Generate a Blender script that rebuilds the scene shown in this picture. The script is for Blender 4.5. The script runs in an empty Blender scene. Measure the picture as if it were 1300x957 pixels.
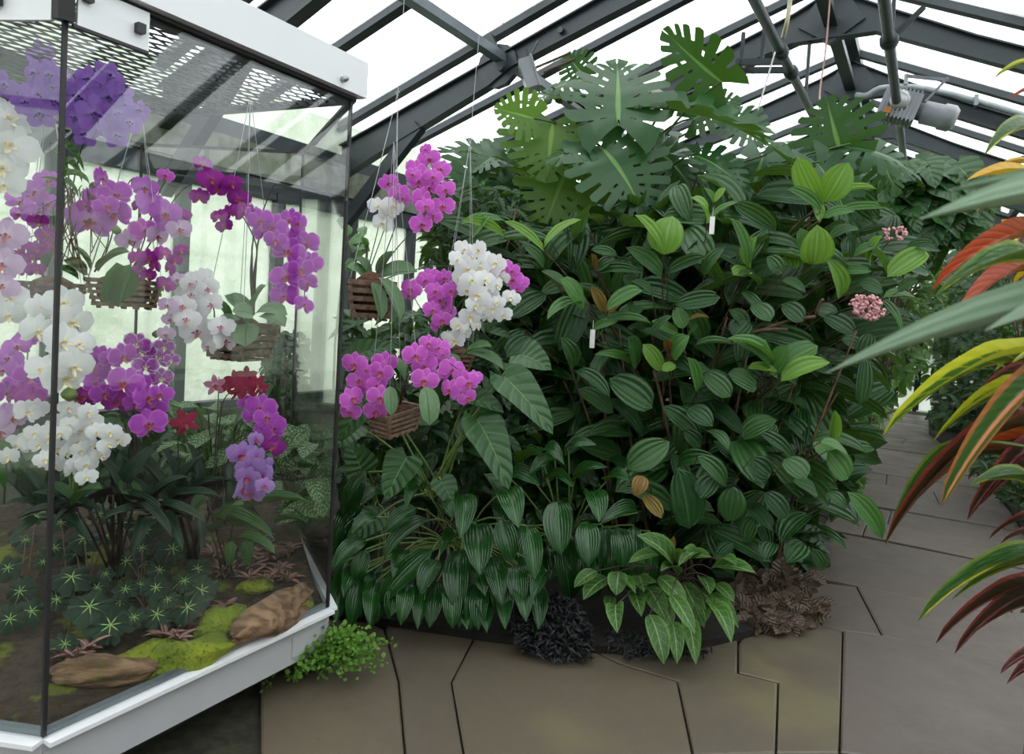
import bpy, math, random
import numpy as np
from mathutils import Vector, Matrix
random.seed(7); rng = np.random.default_rng(7)
S = bpy.context.scene; COL = S.collection

# ------------------------------------------------------------------ camera (24 mm lens, eye height 1.6 m)
FPX, CX, CY = 870.0, 650.0, 434.0
ROLL, PITCH, EYE = .0566, .040, 1.6
FW = np.array([0, math.cos(PITCH), -math.sin(PITCH)])
R0 = np.array([1., 0, 0]); U0 = np.array([0, math.sin(PITCH), math.cos(PITCH)])
CU = math.cos(ROLL)*U0 - math.sin(ROLL)*R0; CR = math.cos(ROLL)*R0 + math.sin(ROLL)*U0
CAM = np.array([0, 0, EYE])
cam = bpy.data.cameras.new('camera'); co = bpy.data.objects.new('camera', cam); COL.objects.link(co); S.camera = co
cam.sensor_width = 36; cam.sensor_fit = 'HORIZONTAL'; cam.lens = FPX/1300*36; cam.shift_y = -44.5/1300
cam.clip_start = .02; cam.clip_end = 200
cam.dof.use_dof = True; cam.dof.focus_distance = 3.4; cam.dof.aperture_fstop = 5.6
co.matrix_world = Matrix(((CR[0], CU[0], -FW[0], 0), (CR[1], CU[1], -FW[1], 0), (CR[2], CU[2], -FW[2], EYE), (0, 0, 0, 1)))

# ------------------------------------------------------------------ light: an even overcast sky
W = bpy.data.worlds.new('overcast_sky'); S.world = W; W.use_nodes = True
nt = W.node_tree; nt.nodes.clear()
out = nt.nodes.new('ShaderNodeOutputWorld'); bg = nt.nodes.new('ShaderNodeBackground')
tc = nt.nodes.new('ShaderNodeTexCoord'); sx = nt.nodes.new('ShaderNodeSeparateXYZ'); rp = nt.nodes.new('ShaderNodeValToRGB')
nt.links.new(tc.outputs['Generated'], sx.inputs[0]); nt.links.new(sx.outputs['Z'], rp.inputs[0])
rp.color_ramp.elements[0].position = 0; rp.color_ramp.elements[0].color = (.80, .86, .90, 1)
rp.color_ramp.elements[1].position = .9; rp.color_ramp.elements[1].color = (.97, .99, 1, 1)
nt.links.new(rp.outputs[0], bg.inputs[0]); nt.links.new(bg.outputs[0], out.inputs[0])
bg.inputs[1].default_value = 1.8
S.view_settings.view_transform = 'Standard'; S.view_settings.look = 'None'
S.view_settings.gamma = 1; S.view_settings.use_curve_mapping = False
S.view_settings.exposure = 1.0
S.cycles.transparent_max_bounces = 24; S.cycles.max_bounces = 8; S.cycles.diffuse_bounces = 4; S.cycles.glossy_bounces = 4
S.cycles.caustics_reflective = False; S.cycles.caustics_refractive = False
S.cycles.use_denoising = True

# ------------------------------------------------------------------ coordinates
def ray(px, py): return FW + CR*(px-CX)/FPX + CU*(CY-py)/FPX
def P(px, py, Y): d = ray(px, py); return CAM + d*(Y/d[1])            # point of the place at distance Y
def G(px, py, z=0.): d = ray(px, py); return CAM + d*((z-EYE)/d[2])   # point at height z
TH = math.radians(31.03)
AX = np.array([math.sin(TH), math.cos(TH), 0]); PV = np.array([math.cos(TH), -math.sin(TH), 0]); ZU = np.array([0, 0, 1.])
def A(u, v, z): return AX*u + PV*v + ZU*z                             # u along the greenhouse, v across it
def uvw(p): return float(p@AX), float(p@PV), float(p[2])
def nrm(v): v = np.asarray(v, float); return v/(np.linalg.norm(v)+1e-9)

# ------------------------------------------------------------------ mesh helpers
class MB:
    def __init__(s): s.v = []; s.f = []; s.uv = []; s.n = 0
    def add(s, v, f, uv=None):
        s.v += [tuple(map(float, p)) for p in v]; s.f += [tuple(i+s.n for i in q) for q in f]
        s.uv += list(uv) if uv is not None else [(0., 0.)]*len(v); s.n += len(v); return s
    def box(s, c, ex, ey, ez):                                        # centre and three half-extent vectors
        c, ex, ey, ez = map(np.asarray, (c, ex, ey, ez))
        v = [c+a*ex+b*ey+d*ez for a in (-1, 1) for b in (-1, 1) for d in (-1, 1)]
        return s.add(v, [(0, 1, 3, 2), (4, 6, 7, 5), (0, 4, 5, 1), (2, 3, 7, 6), (0, 2, 6, 4), (1, 5, 7, 3)], [(0,0),(0,1),(0,0),(0,1),(1,0),(1,1),(1,0),(1,1)])
    def bar(s, a, b, w, h, up=ZU):                                    # straight bar a..b, width w, height h
        a, b = np.asarray(a, float), np.asarray(b, float); d = nrm(b-a); x = nrm(np.cross(d, up)); z = np.cross(x, d)
        return s.box((a+b)/2, (b-a)/2, x*w/2, z*h/2)
    def tube(s, pts, r, n=6, cap=True):
        pts = [np.asarray(p, float) for p in pts]; k = len(pts)
        rs = r if hasattr(r, '__len__') else [r]*k
        v = []; f = []; uv = []; ref = np.array([.31, .17, .93])
        for i, p in enumerate(pts):
            d = nrm(pts[min(i+1, k-1)]-pts[max(i-1, 0)])
            if abs(d@ref) > .95: ref = np.array([.9, .3, .1])
            x = nrm(np.cross(d, ref)); y = np.cross(d, x)
            for j in range(n):
                a = 2*math.pi*j/n; v.append(p+(x*math.cos(a)+y*math.sin(a))*rs[i]); uv.append((j/n, i/(k-1)))
        for i in range(k-1):
            for j in range(n): f.append((i*n+j, i*n+(j+1)%n, (i+1)*n+(j+1)%n, (i+1)*n+j))
        if cap: f += [tuple(range(n))[::-1], tuple((k-1)*n+j for j in range(n))]
        return s.add(v, f, uv)
    def prism(s, poly, ext):                                          # polygon extruded by a vector
        n = len(poly); ext = np.asarray(ext, float)
        v = [np.asarray(p, float) for p in poly]+[np.asarray(p, float)+ext for p in poly]
        return s.add(v, [tuple(range(n))[::-1], tuple(range(n, 2*n))]+[(i, (i+1) % n, n+(i+1) % n, n+i) for i in range(n)])
    def lathe(s, c, axis, prof, n=14):                                # (distance along axis, radius)
        c = np.asarray(c, float); axis = nrm(axis)
        return s.tube([c+axis*(t+1e-5*i) for i, (t, r) in enumerate(prof)], [r for t, r in prof], n)
    def mesh(s, name, smooth=False):
        m = bpy.data.meshes.new(name); m.from_pydata(s.v, [], s.f)
        ul = m.uv_layers.new(name='UVMap'); li = np.empty(len(m.loops), np.int32); m.loops.foreach_get('vertex_index', li)
        ul.data.foreach_set('uv', np.asarray(s.uv, np.float32)[li].ravel())
        if smooth: m.polygons.foreach_set('use_smooth', np.ones(len(m.polygons), bool))
        return m
def link(name, mesh, mat=None, parent=None, M=None):
    if mat is not None:
        mesh.materials.clear(); mesh.materials.append(mat)
    o = bpy.data.objects.new(name, mesh); COL.objects.link(o)
    if parent is not None: o.parent = parent
    if M is not None: o.matrix_basis = M
    return o
def origin(o):                                                        # world position of a thing, parents are never turned
    p = Vector((0, 0, 0))
    while o is not None: p += o.location; o = o.parent
    return p
def part(name, mb, mat, parent, smooth=False, kind=None, label=None): # mb is in world coordinates
    w = origin(parent)
    o = link(name, mb.mesh(name, smooth), mat, parent, Matrix.Translation(-w))
    if kind: o['kind'] = kind
    if label: o['label'] = label
    return o
def tag(o, label=None, cat=None, group=None, kind=None):
    if label: o['label'] = label
    if cat: o['category'] = cat
    if group: o['group'] = group
    if kind: o['kind'] = kind
    return o
def thing(name, loc, label=None, cat=None, group=None, kind=None):
    o = bpy.data.objects.new(name, None); COL.objects.link(o); o.location = tuple(map(float, loc)); o.empty_display_size = .05
    return tag(o, label, cat, group, kind)
def curve(a, b, sag, n=8):                                            # arc from a to b displaced by vector sag
    a, b, sag = map(lambda q: np.asarray(q, float), (a, b, sag))
    return [a+(b-a)*t+sag*4*t*(1-t) for t in np.linspace(0, 1, n)]
def spline(pts, n=6):                                                 # smooth path through points
    p = [np.asarray(q, float) for q in pts]
    if len(p) < 3: return p
    p = [2*p[0]-p[1]]+p+[2*p[-1]-p[-2]]; o = []
    for i in range(1, len(p)-2):
        for t in np.linspace(0, 1, n, endpoint=False):
            o.append(.5*((2*p[i])+(-p[i-1]+p[i+1])*t+(2*p[i-1]-5*p[i]+4*p[i+1]-p[i+2])*t*t+(-p[i-1]+3*p[i]-3*p[i+1]+p[i+2])*t**3))
    return o+[p[-2]]

# ------------------------------------------------------------------ materials
class Nd:
    def __init__(s, name):
        s.m = bpy.data.materials.new(name); s.m.use_nodes = True; s.t = s.m.node_tree; s.t.nodes.clear()
        s.o = s.t.nodes.new('ShaderNodeOutputMaterial')
    def n(s, typ, ins=None, **kw):
        x = s.t.nodes.new('ShaderNode'+typ)
        for k, v in kw.items(): setattr(x, k, v)
        for k, v in (ins or {}).items():
            if isinstance(v, bpy.types.NodeSocket): s.t.links.new(v, x.inputs[k])
            else: x.inputs[k].default_value = v
        return x
    def math(s, op, a, b=0., c=0.): return s.n('Math', {0: a, 1: b, 2: c}, operation=op).outputs[0]
    def rng(s, v, a, b, c=0., d=1., smooth=True):
        return s.n('MapRange', {0: v, 1: a, 2: b, 3: c, 4: d}, interpolation_type='SMOOTHSTEP' if smooth else 'LINEAR').outputs[0]
    def mix(s, f, a, b):
        x = s.n('Mix', data_type='RGBA')
        for i, v in ((0, f), (6, a), (7, b)):
            if isinstance(v, bpy.types.NodeSocket): s.t.links.new(v, x.inputs[i])
            elif i == 0: x.inputs[0].default_value = v
            else: x.inputs[i].default_value = (*v[:3], 1)
        return x.outputs[2]
    def noise(s, scale, detail=3., vec=None, rough=.55):
        ins = {'Scale': scale, 'Detail': detail, 'Roughness': rough}
        if vec is not None: ins['Vector'] = vec
        return s.n('TexNoise', ins).outputs['Fac']
    def bump(s, h, st, dist=.01): return s.n('Bump', {'Height': h, 'Strength': st, 'Distance': dist}).outputs[0]
    def schlick(s, f0):
        a = s.math('POWER', s.n('LayerWeight', {'Blend': .5}).outputs['Facing'], 5.)
        return s.math('ADD', s.math('MULTIPLY', a, 1-f0), f0)
    def done(s, sh): s.t.links.new(sh, s.o.inputs[0]); return s.m
def plain(name, c, rough=.5, metal=0., var=.12, scale=8., bump=0., spec=.5, c2=None):
    d = Nd(name); g = d.n('TexCoord').outputs['Object']; f = d.noise(scale, 4., g)
    k = c2 or tuple(x*(1-var*2) for x in c)
    col = d.mix(d.rng(f, .35, .7), c, k)
    ins = {'Base Color': col, 'Roughness': rough, 'Metallic': metal, 'Specular IOR Level': spec}
    if bump: ins['Normal'] = d.bump(f, bump)
    return d.done(d.n('BsdfPrincipled', ins).outputs[0])

M_STEEL = plain('painted_steel', (.030, .040, .046), .45, 0, .1, 5)
M_STEEL2 = plain('pale_steel', (.16, .19, .21), .4, .3, .1, 6)
M_WHITE = plain('white_enamel', (.80, .80, .84), .35, 0, .01, 3)
M_DARK = plain('dark_gasket', (.02, .018, .02), .5, 0, .1)
M_MESH = plain('grey_mesh', (.035, .042, .045), .55, 0, .1)
M_WIRE = plain('galvanised_wire', (.45, .46, .47), .35, .6, .1)
M_BASE = plain('grey_base', (.46, .45, .49), .4, 0, .03, 4)
M_SLAT = plain('weathered_slat', (.085, .042, .026), .75, 0, .25, 40, .2, c2=(.20, .12, .08))
M_SLATP = plain('pale_slat', (.20, .125, .085), .75, 0, .25, 40, .2, c2=(.10, .055, .035))
M_BARK = plain('bark', (.10, .06, .035), .9, 0, .3, 30, .4)
M_COIR = plain('coconut_fibre', (.10, .045, .02), .95, 0, .3, 60, .8)
M_SOIL = plain('dark_soil', (.009, .0065, .0045), .95, 0, .3, 40, .8)
M_BEIGE = plain('beige_cable', (.55, .48, .33), .5)
M_PINKW = plain('pink_wire', (.55, .30, .27), .5)
M_CORD = plain('white_cord', (.7, .7, .68), .5)
M_MOTOR = plain('grey_motor', (.30, .31, .34), .4, .2, .05)
M_PIPE = plain('pipe_grey', (.055, .068, .075), .4, .2)
M_PALEPIPE = plain('pale_conduit', (.32, .35, .37), .4)
M_GREENSTEM = plain('green_stem', (.07, .13, .03), .5, 0, .2, 20)
M_REDSTEM = plain('dark_stem', (.045, .022, .018), .5, 0, .3, 20)
M_BROWNSTEM = plain('brown_stem', (.11, .06, .035), .7, 0, .3, 20)
M_PALESTEM = plain('pale_petiole', (.16, .24, .06), .5, 0, .2, 20)
M_CONC = plain('concrete', (.20, .21, .17), .85, 0, .2, 6, .2, c2=(.09, .11, .05))
M_TAG = plain('white_tag', (.8, .8, .8), .4)
M_BLACK = plain('black_plastic', (.012, .012, .013), .4)

def glassmat(name, tint, rough=0., k=1.0):                            # clear pane: sees through, mirrors by angle
    d = Nd(name)
    f = d.math('MULTIPLY', d.schlick(.045), k)
    sh = d.n('MixShader', {0: f, 1: d.n('BsdfTransparent', {'Color': (*tint, 1)}).outputs[0], 2: d.n('BsdfGlossy', {'Roughness': rough}).outputs[0]})
    return d.done(sh.outputs[0])
M_GLASS = glassmat('clear_glass', (.982, .99, .985))
def frostmat(name, tint, clear, rib, dirt):                           # hazy pane: part clear, part scattering
    d = Nd(name); g = d.n('TexCoord').outputs['UV']; ob = d.n('TexCoord').outputs['Object']
    n1 = d.noise(3., 6., ob); n2 = d.noise(40., 3., ob)
    k = d.rng(d.math('ADD', n1, d.math('MULTIPLY', n2, .25)), .62, .85)
    col = d.mix(d.math('MULTIPLY', k, dirt), tint, (.42, .43, .37))
    s = d.n('SeparateXYZ', {0: g}); ed = d.math('MULTIPLY', d.math('ABSOLUTE', d.math('SUBTRACT', s.outputs[0], .5)), 2.)
    col = d.mix(d.math('MULTIPLY', d.rng(d.math('ADD', ed, d.math('MULTIPLY', n2, .08)), .975, 1.03), .6), col, (.20, .19, .11))
    w = d.math('SINE', d.math('MULTIPLY', s.outputs[1], rib)); 
    nb = d.bump(d.math('ADD', d.math('MULTIPLY', w, .5), n2), .35, .004)
    tr = d.n('BsdfTranslucent', {'Color': col, 'Normal': nb}); tp = d.n('BsdfTransparent', {'Color': col})
    ms = d.n('MixShader', {0: clear, 1: tr.outputs[0], 2: tp.outputs[0]})
    gl = d.n('BsdfGlossy', {'Roughness': .25, 'Normal': nb}); fr = d.math('MULTIPLY', d.schlick(.03), .6)
    return d.done(d.n('MixShader', {0: fr, 1: ms.outputs[0], 2: gl.outputs[0]}).outputs[0])
M_ROOF = frostmat('roof_glazing', (.90, .92, .92), .6, 700., .6)
def wavyglass():
    d = Nd('frosted_wall_glass'); ob = d.n('TexCoord').outputs['Object']
    n1 = d.noise(16., 2., ob); n2 = d.noise(4., 4., ob)
    col = d.mix(d.rng(n2, .35, .75), (.86, .88, .81), (.75, .80, .70))
    nb = d.bump(n1, .9, .03)
    tr = d.n('BsdfTranslucent', {'Color': col, 'Normal': nb}); tp = d.n('BsdfTransparent', {'Color': col})
    df = d.n('BsdfDiffuse', {'Color': col, 'Normal': nb})
    m1 = d.n('MixShader', {0: .25, 1: tr.outputs[0], 2: df.outputs[0]})
    m2 = d.n('MixShader', {0: .25, 1: m1.outputs[0], 2: tp.outputs[0]})
    gl = d.n('BsdfGlossy', {'Roughness': .3, 'Normal': nb})
    return d.done(d.n('MixShader', {0: .05, 1: m2.outputs[0], 2: gl.outputs[0]}).outputs[0])
M_FROST = wavyglass()
def stonemat(name, c1, c2, moss):
    d = Nd(name); ob = d.n('TexCoord').outputs['Object']; r = d.n('ObjectInfo').outputs['Random']
    n1 = d.noise(2.2, 6., ob, .65); n2 = d.noise(30., 4., ob); n3 = d.noise(1.1, 3., ob)
    c = d.mix(d.rng(n1, .3, .75), c1, c2)
    c = d.mix(d.math('MULTIPLY', r, .55), c, (.075, .060, .052))
    c = d.mix(d.math('MULTIPLY', d.rng(n3, .5, .66), moss), c, (.125, .108, .052))
    c = d.mix(d.rng(n2, .66, .76), c, (.06, .05, .042))
    ro = d.rng(n1, .3, .7, .38, .62)
    return d.done(d.n('BsdfPrincipled', {'Base Color': c, 'Roughness': ro, 'Normal': d.bump(d.math('ADD', n1, d.math('MULTIPLY', n2, .3)), .25, .01)}).outputs[0])
M_STONE = stonemat('sandstone_paving', (.130, .105, .095), (.096, .077, .068), .12)
M_STONEM = stonemat('mossy_paving', (.120, .096, .066), (.088, .070, .046), .7)
M_JOINT = plain('mossy_joint', (.035, .034, .018), .95, 0, .3, 20, .4)
M_GROUND = plain('outside_lawn', (.08, .12, .04), .9, 0, .2, 1)

# ------------------------------------------------------------------ the greenhouse
UB = [5.38+1.01*k for k in range(-9, 13)]; U_A, U_B = UB[0], UB[-1]
VL, VRD, VR = -5.5, -1.0, 3.2; ZR = 5.1
def zl(v): return ZR-.34*(VRD-v)
def zr(v): return ZR-.45*(v-VRD)
ceil = thing('ceiling', A(5, -1, 3.5), 'pitched greenhouse roof of hazy ribbed glass on dark steel frames', kind='structure')
mb = MB()
for k, u in enumerate(UB):                                            # glazing bars, one to each joint of the panes
    for vs, zf in (((VL-.1, VRD), zl), ((VRD, VR+.1), zr)):
        b = MB(); b.bar(A(u, vs[0], zf(vs[0])-.03), A(u, vs[1], zf(vs[1])-.03), .06, .09)
        b.bar(A(u, vs[0], zf(vs[0])-.075), A(u, vs[1], zf(vs[1])-.075), .10, .012)
        part('glazing_bar', b, M_STEEL, ceil)
cuts_l = [VL-.1, -3.5, VRD]; cuts_r = [VRD, 1.2, VR+.1]
for k in range(len(UB)-1):
    for cuts, zf in ((cuts_l, zl), (cuts_r, zr)):
        for i in range(2):
            a0, a1 = cuts[i]+.004, cuts[i+1]-.004; u0, u1 = UB[k]+.01, UB[k+1]-.01
            q = [A(u0, a0, zf(a0)), A(u1, a0, zf(a0)), A(u1, a1, zf(a1)), A(u0, a1, zf(a1))]
            v = q+[p+ZU*.012 for p in q]
            b = MB(); b.add(v, [(3, 2, 1, 0)], [(0, 0), (1, 0), (1, 1), (0, 1)]*2)
            part('roof_pane', b, M_ROOF, ceil)
for k in range(-3, 7):                                                # portal frames under every second bar
    u = 5.38+2.02*k
    if u > U_B+.1 or u < U_A-.1: continue
    w = .11
    def ibeam(name, prof_t, prof_b):
        b = MB(); t = [A(u, v, z) for v, z in prof_t]; l = [A(u, v, z) for v, z in prof_b]
        for i in range(len(t)-1):
            b.prism([t[i]-AX*.008, t[i+1]-AX*.008, l[i+1]-AX*.008, l[i]-AX*.008], AX*.016)
            b.bar(t[i], t[i+1], w, .014, np.cross(nrm(t[i+1]-t[i]), AX)); b.bar(l[i], l[i+1], w, .014, np.cross(nrm(l[i+1]-l[i]), AX))
        part(name, b, M_STEEL, ceil)
    tl = [(-5.5, zl(-5.5)-.27), (-4.6, zl(-4.6)-.27), (-3.62, zl(-3.62)-.27), (-3.4, zl(-3.4)-.27), (-2.5, zl(-2.5)-.27), (-1.35, zl(-1.35)-.22), (-1.0, ZR-.16)]
    bl = [(-5.5, 2.78), (-5.05, 3.12), (-4.3, 3.44), (-3.66, 3.72), (-3.3, 3.99), (-2.5, 4.20), (-1.35, 4.46), (-1.0, 4.44)]
    bl = [(-5.5, 2.95), (-5.0, 3.16), (-3.62, zl(-3.62)-.50), (-3.4, zl(-3.4)-.44), (-2.5, zl(-2.5)-.46), (-1.35, zl(-1.35)-.50), (-1.0, ZR-.62)]
    ibeam('rafter', tl, bl)
    tr = [(-1.0, ZR-.16), (-.6, zr(-.6)-.2), (.2, zr(.2)-.25), (1.2, zr(1.2)-.25), (3.2, zr(3.2)-.27)]
    br = [(-1.0, ZR-.62), (-.6, zr(-.6)-.44), (.2, zr(.2)-.44), (1.2, zr(1.2)-.44), (3.2, zr(3.2)-.6)]
    ibeam('rafter', tr, br)
    b = MB(); b.bar(A(u, -4.45, 3.42), A(u, -5.45, 2.45), .09, .13, PV); part('knee_brace', b, M_STEEL, ceil)
    b = MB()                                                          # rounded gusset at the purlin
    pg = [A(u-.03, -3.55+.22*math.cos(a), 3.93-.05+.20*math.sin(a)) for a in np.linspace(0, 2*math.pi, 12, endpoint=False)]
    b.prism(pg, AX*.06); b.bar(A(u-.06, -3.62, 4.15), A(u-.06, -3.46, 3.86), .05, .05, AX); b.lathe(A(u-.09, -3.46, 3.84), -AX, [(-.03, .045), (.03, .045)], 10)
    part('purlin_gusset', b, M_STEEL, ceil)
    b = MB(); b.lathe(A(u-.02, -2.9, zl(-2.9)-.36), -AX, [(0, .03), (.03, .028)], 8); part('bolt_head', b, M_STEEL, ceil)
    b = MB(); b.prism([A(u-.04, -1.3, 4.62), A(u-.04, -1.0, 4.42), A(u-.04, -.7, 4.62), A(u-.04, -.85, 4.85), A(u-.04, -1.15, 4.85)], AX*.08)
    part('apex_plate', b, M_STEEL, ceil)
for nm, v, z, w, h, m in (('ridge_beam', -1.0, 5.02, .16, .12, M_STEEL), ('ridge_beam', -1.0, 4.62, .12, .07, M_STEEL), ('purlin', -3.5, zl(-3.5)-.31, .10, .08, M_STEEL2), ('purlin', 1.2, zr(1.2)-.2, .09, .09, M_STEEL)):
    b = MB(); b.bar(A(U_A, v, z), A(U_B, v, z), w, h)
    if nm == 'purlin': b.bar(A(U_A, v-.045, z+.03), A(U_B, v-.045, z+.03), .012, .12)
    part(nm, b, m, ceil)

wl = thing('wall_left', A(5, VL, 0), 'left greenhouse wall of pale green frosted panes in dark frames', kind='structure')
b = MB(); b.bar(A(U_A, VL-.05, 3.13), A(U_B, VL-.05, 3.13), .16, .14); part('gutter', b, M_STEEL, wl)
b = MB(); b.bar(A(U_A, VL-.06, 2.91), A(U_B, VL-.06, 2.91), .2, .29); part('eave_beam', b, M_CONC, wl)
b = MB(); b.bar(A(U_A, VL-.06, 2.67), A(U_B, VL-.06, 2.67), .12, .18); part('head_rail', b, M_STEEL, wl)
b = MB(); b.bar(A(U_A, VL-.06, 3.38), A(U_B, VL-.06, 3.38), .012, .42); part('upper_pane', b, M_FROST, wl)
b = MB(); b.bar(A(U_A, VL-.08, .3), A(U_B, VL-.08, .3), .22, .6); part('sill_wall', b, M_CONC, wl)
b = MB(); b.bar(A(U_A, VL-.04, .63), A(U_B, VL-.04, .63), .18, .07); part('sill', b, M_STEEL, wl)
UP = [3.58+1.01*k for k in range(-7, 15) if U_A-.3 < 3.58+1.01*k < U_B+.6]
for u in UP:
    b = MB(); b.bar(A(u, VL-.03, .6), A(u, VL-.03, 2.65), .11, .10, AX); part('post', b, M_STEEL, wl)
for i in range(len(UP)-1):
    b = MB(); c = A((UP[i]+UP[i+1])/2, VL-.06, 1.62); b.box(c, AX*.45, PV*.004, ZU*.96); part('frosted_pane', b, M_FROST, wl)
wr = thing('wall_right', A(5, VR, 0), 'right greenhouse wall of frosted panes above a low sill', kind='structure')
b = MB(); b.bar(A(U_A, VR+.08, .3), A(U_B, VR+.08, .3), .2, .6); part('sill_wall', b, M_CONC, wr)
b = MB(); b.bar(A(U_A, VR+.06, 3.0), A(U_B, VR+.06, 3.0), .16, .3); part('eave_beam', b, M_STEEL, wr)
for i, u in enumerate(UP):
    b = MB(); b.bar(A(u, VR+.03, .6), A(u, VR+.03, 2.9), .09, .1, AX); part('post', b, M_STEEL, wr)
    if i: b = MB(); b.box(A(u-.505, VR+.06, 1.73), AX*.46, PV*.004, ZU*1.13); part('frosted_pane', b, M_FROST, wr)
for nm, u, lab in (('wall_back', U_B+.05, 'glazed far end wall with a door frame at the end of the path'), ('wall_front', U_A-.05, 'glazed end wall of the greenhouse')):
    wb = thing(nm, A(u, -1, 0), lab, kind='structure')
    for v in np.arange(VL, VR+.1, 1.088):
        zt = (zl(v) if v < VRD else zr(v))-.1
        b = MB(); b.bar(A(u, v, 0), A(u, v, zt), .07, .07, AX); part('post', b, M_STEEL, wb)
    for z in (.55, 2.2, 3.2):
        b = MB(); b.bar(A(u, VL, z), A(u, VR, z), .06, .07); part('rail', b, M_STEEL, wb)
    b = MB(); pts = [(VL, 0), (VR, 0), (VR, zr(VR)-.05), (VRD, ZR-.05), (VL, zl(VL)-.05)]
    b.add([A(u+.02, v, z) for v, z in pts], [(0, 1, 2, 3, 4)], [((v+6)/10, z/5) for v, z in pts]); part('end_pane', b, M_FROST, wb)

# ------------------------------------------------------------------ floor of sandstone flags
fl = thing('floor', A(5, -.2, 0), 'worn sandstone flags with dark mossy joints', kind='structure')
b = MB(); b.prism([A(U_A, VL-.1, -.09), A(U_A, VR+.1, -.09), A(U_B, VR+.1, -.09), A(U_B, VL-.1, -.09)], ZU*.065); part('joint_bed', b, M_JOINT, fl)
def flag(poly, mat, gap=.0055):
    c = sum(poly)/len(poly); k = len(poly); t = []; j = random.uniform(-.004, .004)
    for i in range(k):
        p, a, n2 = poly[i], poly[i-1], poly[(i+1) % k]
        e1 = nrm(np.cross(ZU, p-a)); e2 = nrm(np.cross(ZU, n2-p)); sg = 1 if np.dot(e1, c-p)+np.dot(e2, c-p) > 0 else -1
        t.append(p+sg*(e1+e2)/max(.35, 1+e1@e2)*gap*random.uniform(.6, 1.1))
    up = [np.array([p[0], p[1], j]) for p in t]
    ins = [p+nrm(c-p)*.012+ZU*.004 for p in up]
    b = MB(); n = k
    b.add([p-ZU*.06 for p in up]+up+ins, [tuple(range(2*n, 3*n))]+[(i, (i+1) % n, n+(i+1) % n, n+i) for i in range(n)]+[(n+i, n+(i+1) % n, 2*n+(i+1) % n, 2*n+i) for i in range(n)])
    part('paving_stone', b, mat, fl)
def FG(*pp): return [G(x, y) for x, y in pp]
near = [([(1043, 793), (1070, 801), (1068, 880), (1066, 957), (985, 957), (988, 867), (937, 854), (937, 818), (990, 740)], 1),
        ([(1087, 744), (1120, 807), (1070, 801), (1043, 793), (1020, 745), (1053, 740)], 0),
        ([(1070, 801), (1120, 807), (1192, 824), (1300, 845), (1430, 872), (1425, 1010), (1066, 957), (1068, 880)], 0),
        ([(1087, 744), (1192, 761), (1300, 780), (1460, 808), (1430, 872), (1300, 845), (1192, 824), (1120, 807)], 0),
        ([(937, 854), (988, 867), (985, 957), (880, 960), (860, 865), (786, 842), (700, 800), (937, 800)], 1),
        ([(786, 842), (860, 865), (880, 960), (590, 965), (573, 866), (612, 790), (700, 800)], 1),
        ([(612, 790), (573, 866), (590, 965), (515, 965), (506, 866), (488, 800), (500, 770)], 1),
        ([(488, 800), (506, 866), (515, 965), (330, 970), (330, 850), (430, 775)], 1)]
for pp, m in near: flag(FG(*pp), M_STONEM if m else M_STONE)
us = [4.85, 5.5, 6.05, 6.6, 7.2, 7.75, 8.4, 9.0, 9.7, 10.3, 11.0, 11.7, 12.4, 13.1, 13.9, 14.7, 15.5, 16.4]
for i in range(len(us)-1):
    cut = sorted([-1.0, 1.3]+([random.uniform(-.4, .6)] if i % 3 != 1 else []))
    e = lambda v, k: us[k]+.05*math.sin(v*2+k)
    sk = [random.uniform(-.06, .06) for _ in cut]
    for a, c, s0, s1 in zip(cut[:-1], cut[1:], sk[:-1], sk[1:]):
        flag([A(e(a, i), a, 0), A(e(c, i), c, 0), A(e(c+s1, i+1), c+s1, 0), A(e(a+s0, i+1), a+s0, 0)], M_STONE)
for i in range(6):                                                    # flags behind and under the viewer
    for j in range(4):
        u0, v0 = -3.4+i*.75, -2.6+j*.8
        flag([A(u0, v0, 0), A(u0, v0+.8, 0), A(u0+.75, v0+.8, 0), A(u0+.75, v0, 0)], M_STONE)
bl_edge = [(2.45, -2.6), (2.62, -2.2), (2.78, -1.75), (2.95, -1.35), (3.2, -.95), (3.75, -.62), (4.4, -.55), (5.5, -.62), (7, -.6), (10, -.7), (13, -.75), (U_B-.1, -.8)]
b = MB(); b.prism([A(u, v, -.02) for u, v in bl_edge]+[A(U_B-.1, VL+.1, -.02), A(1.3, VL+.1, -.02), A(1.5, -3.2, -.02)], ZU*.06)
bed = part('planting_bed', b, M_SOIL, fl); 
rb_edge = [(.3, .2), (2.15, .2), (2.7, .4), (3.3, .66), (5, .85), (8, .8), (11, .55), (13.3, .16), (U_B-.1, .16)]
b = MB(); b.prism([A(u, v, -.02) for u, v in rb_edge][::-1]+[A(.3, VR-.1, -.02), A(U_B-.1, VR-.1, -.02)], ZU*.06); part('planting_bed', b, M_SOIL, fl)
b = MB(); b.box(np.array([0, 6, -.14]), (60, 0, 0), (0, 60, 0), (0, 0, .03)); g = link('ground_outside', b.mesh('ground_outside'), M_GROUND); tag(g, 'lawn outside the glasshouse', kind='structure')

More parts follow.
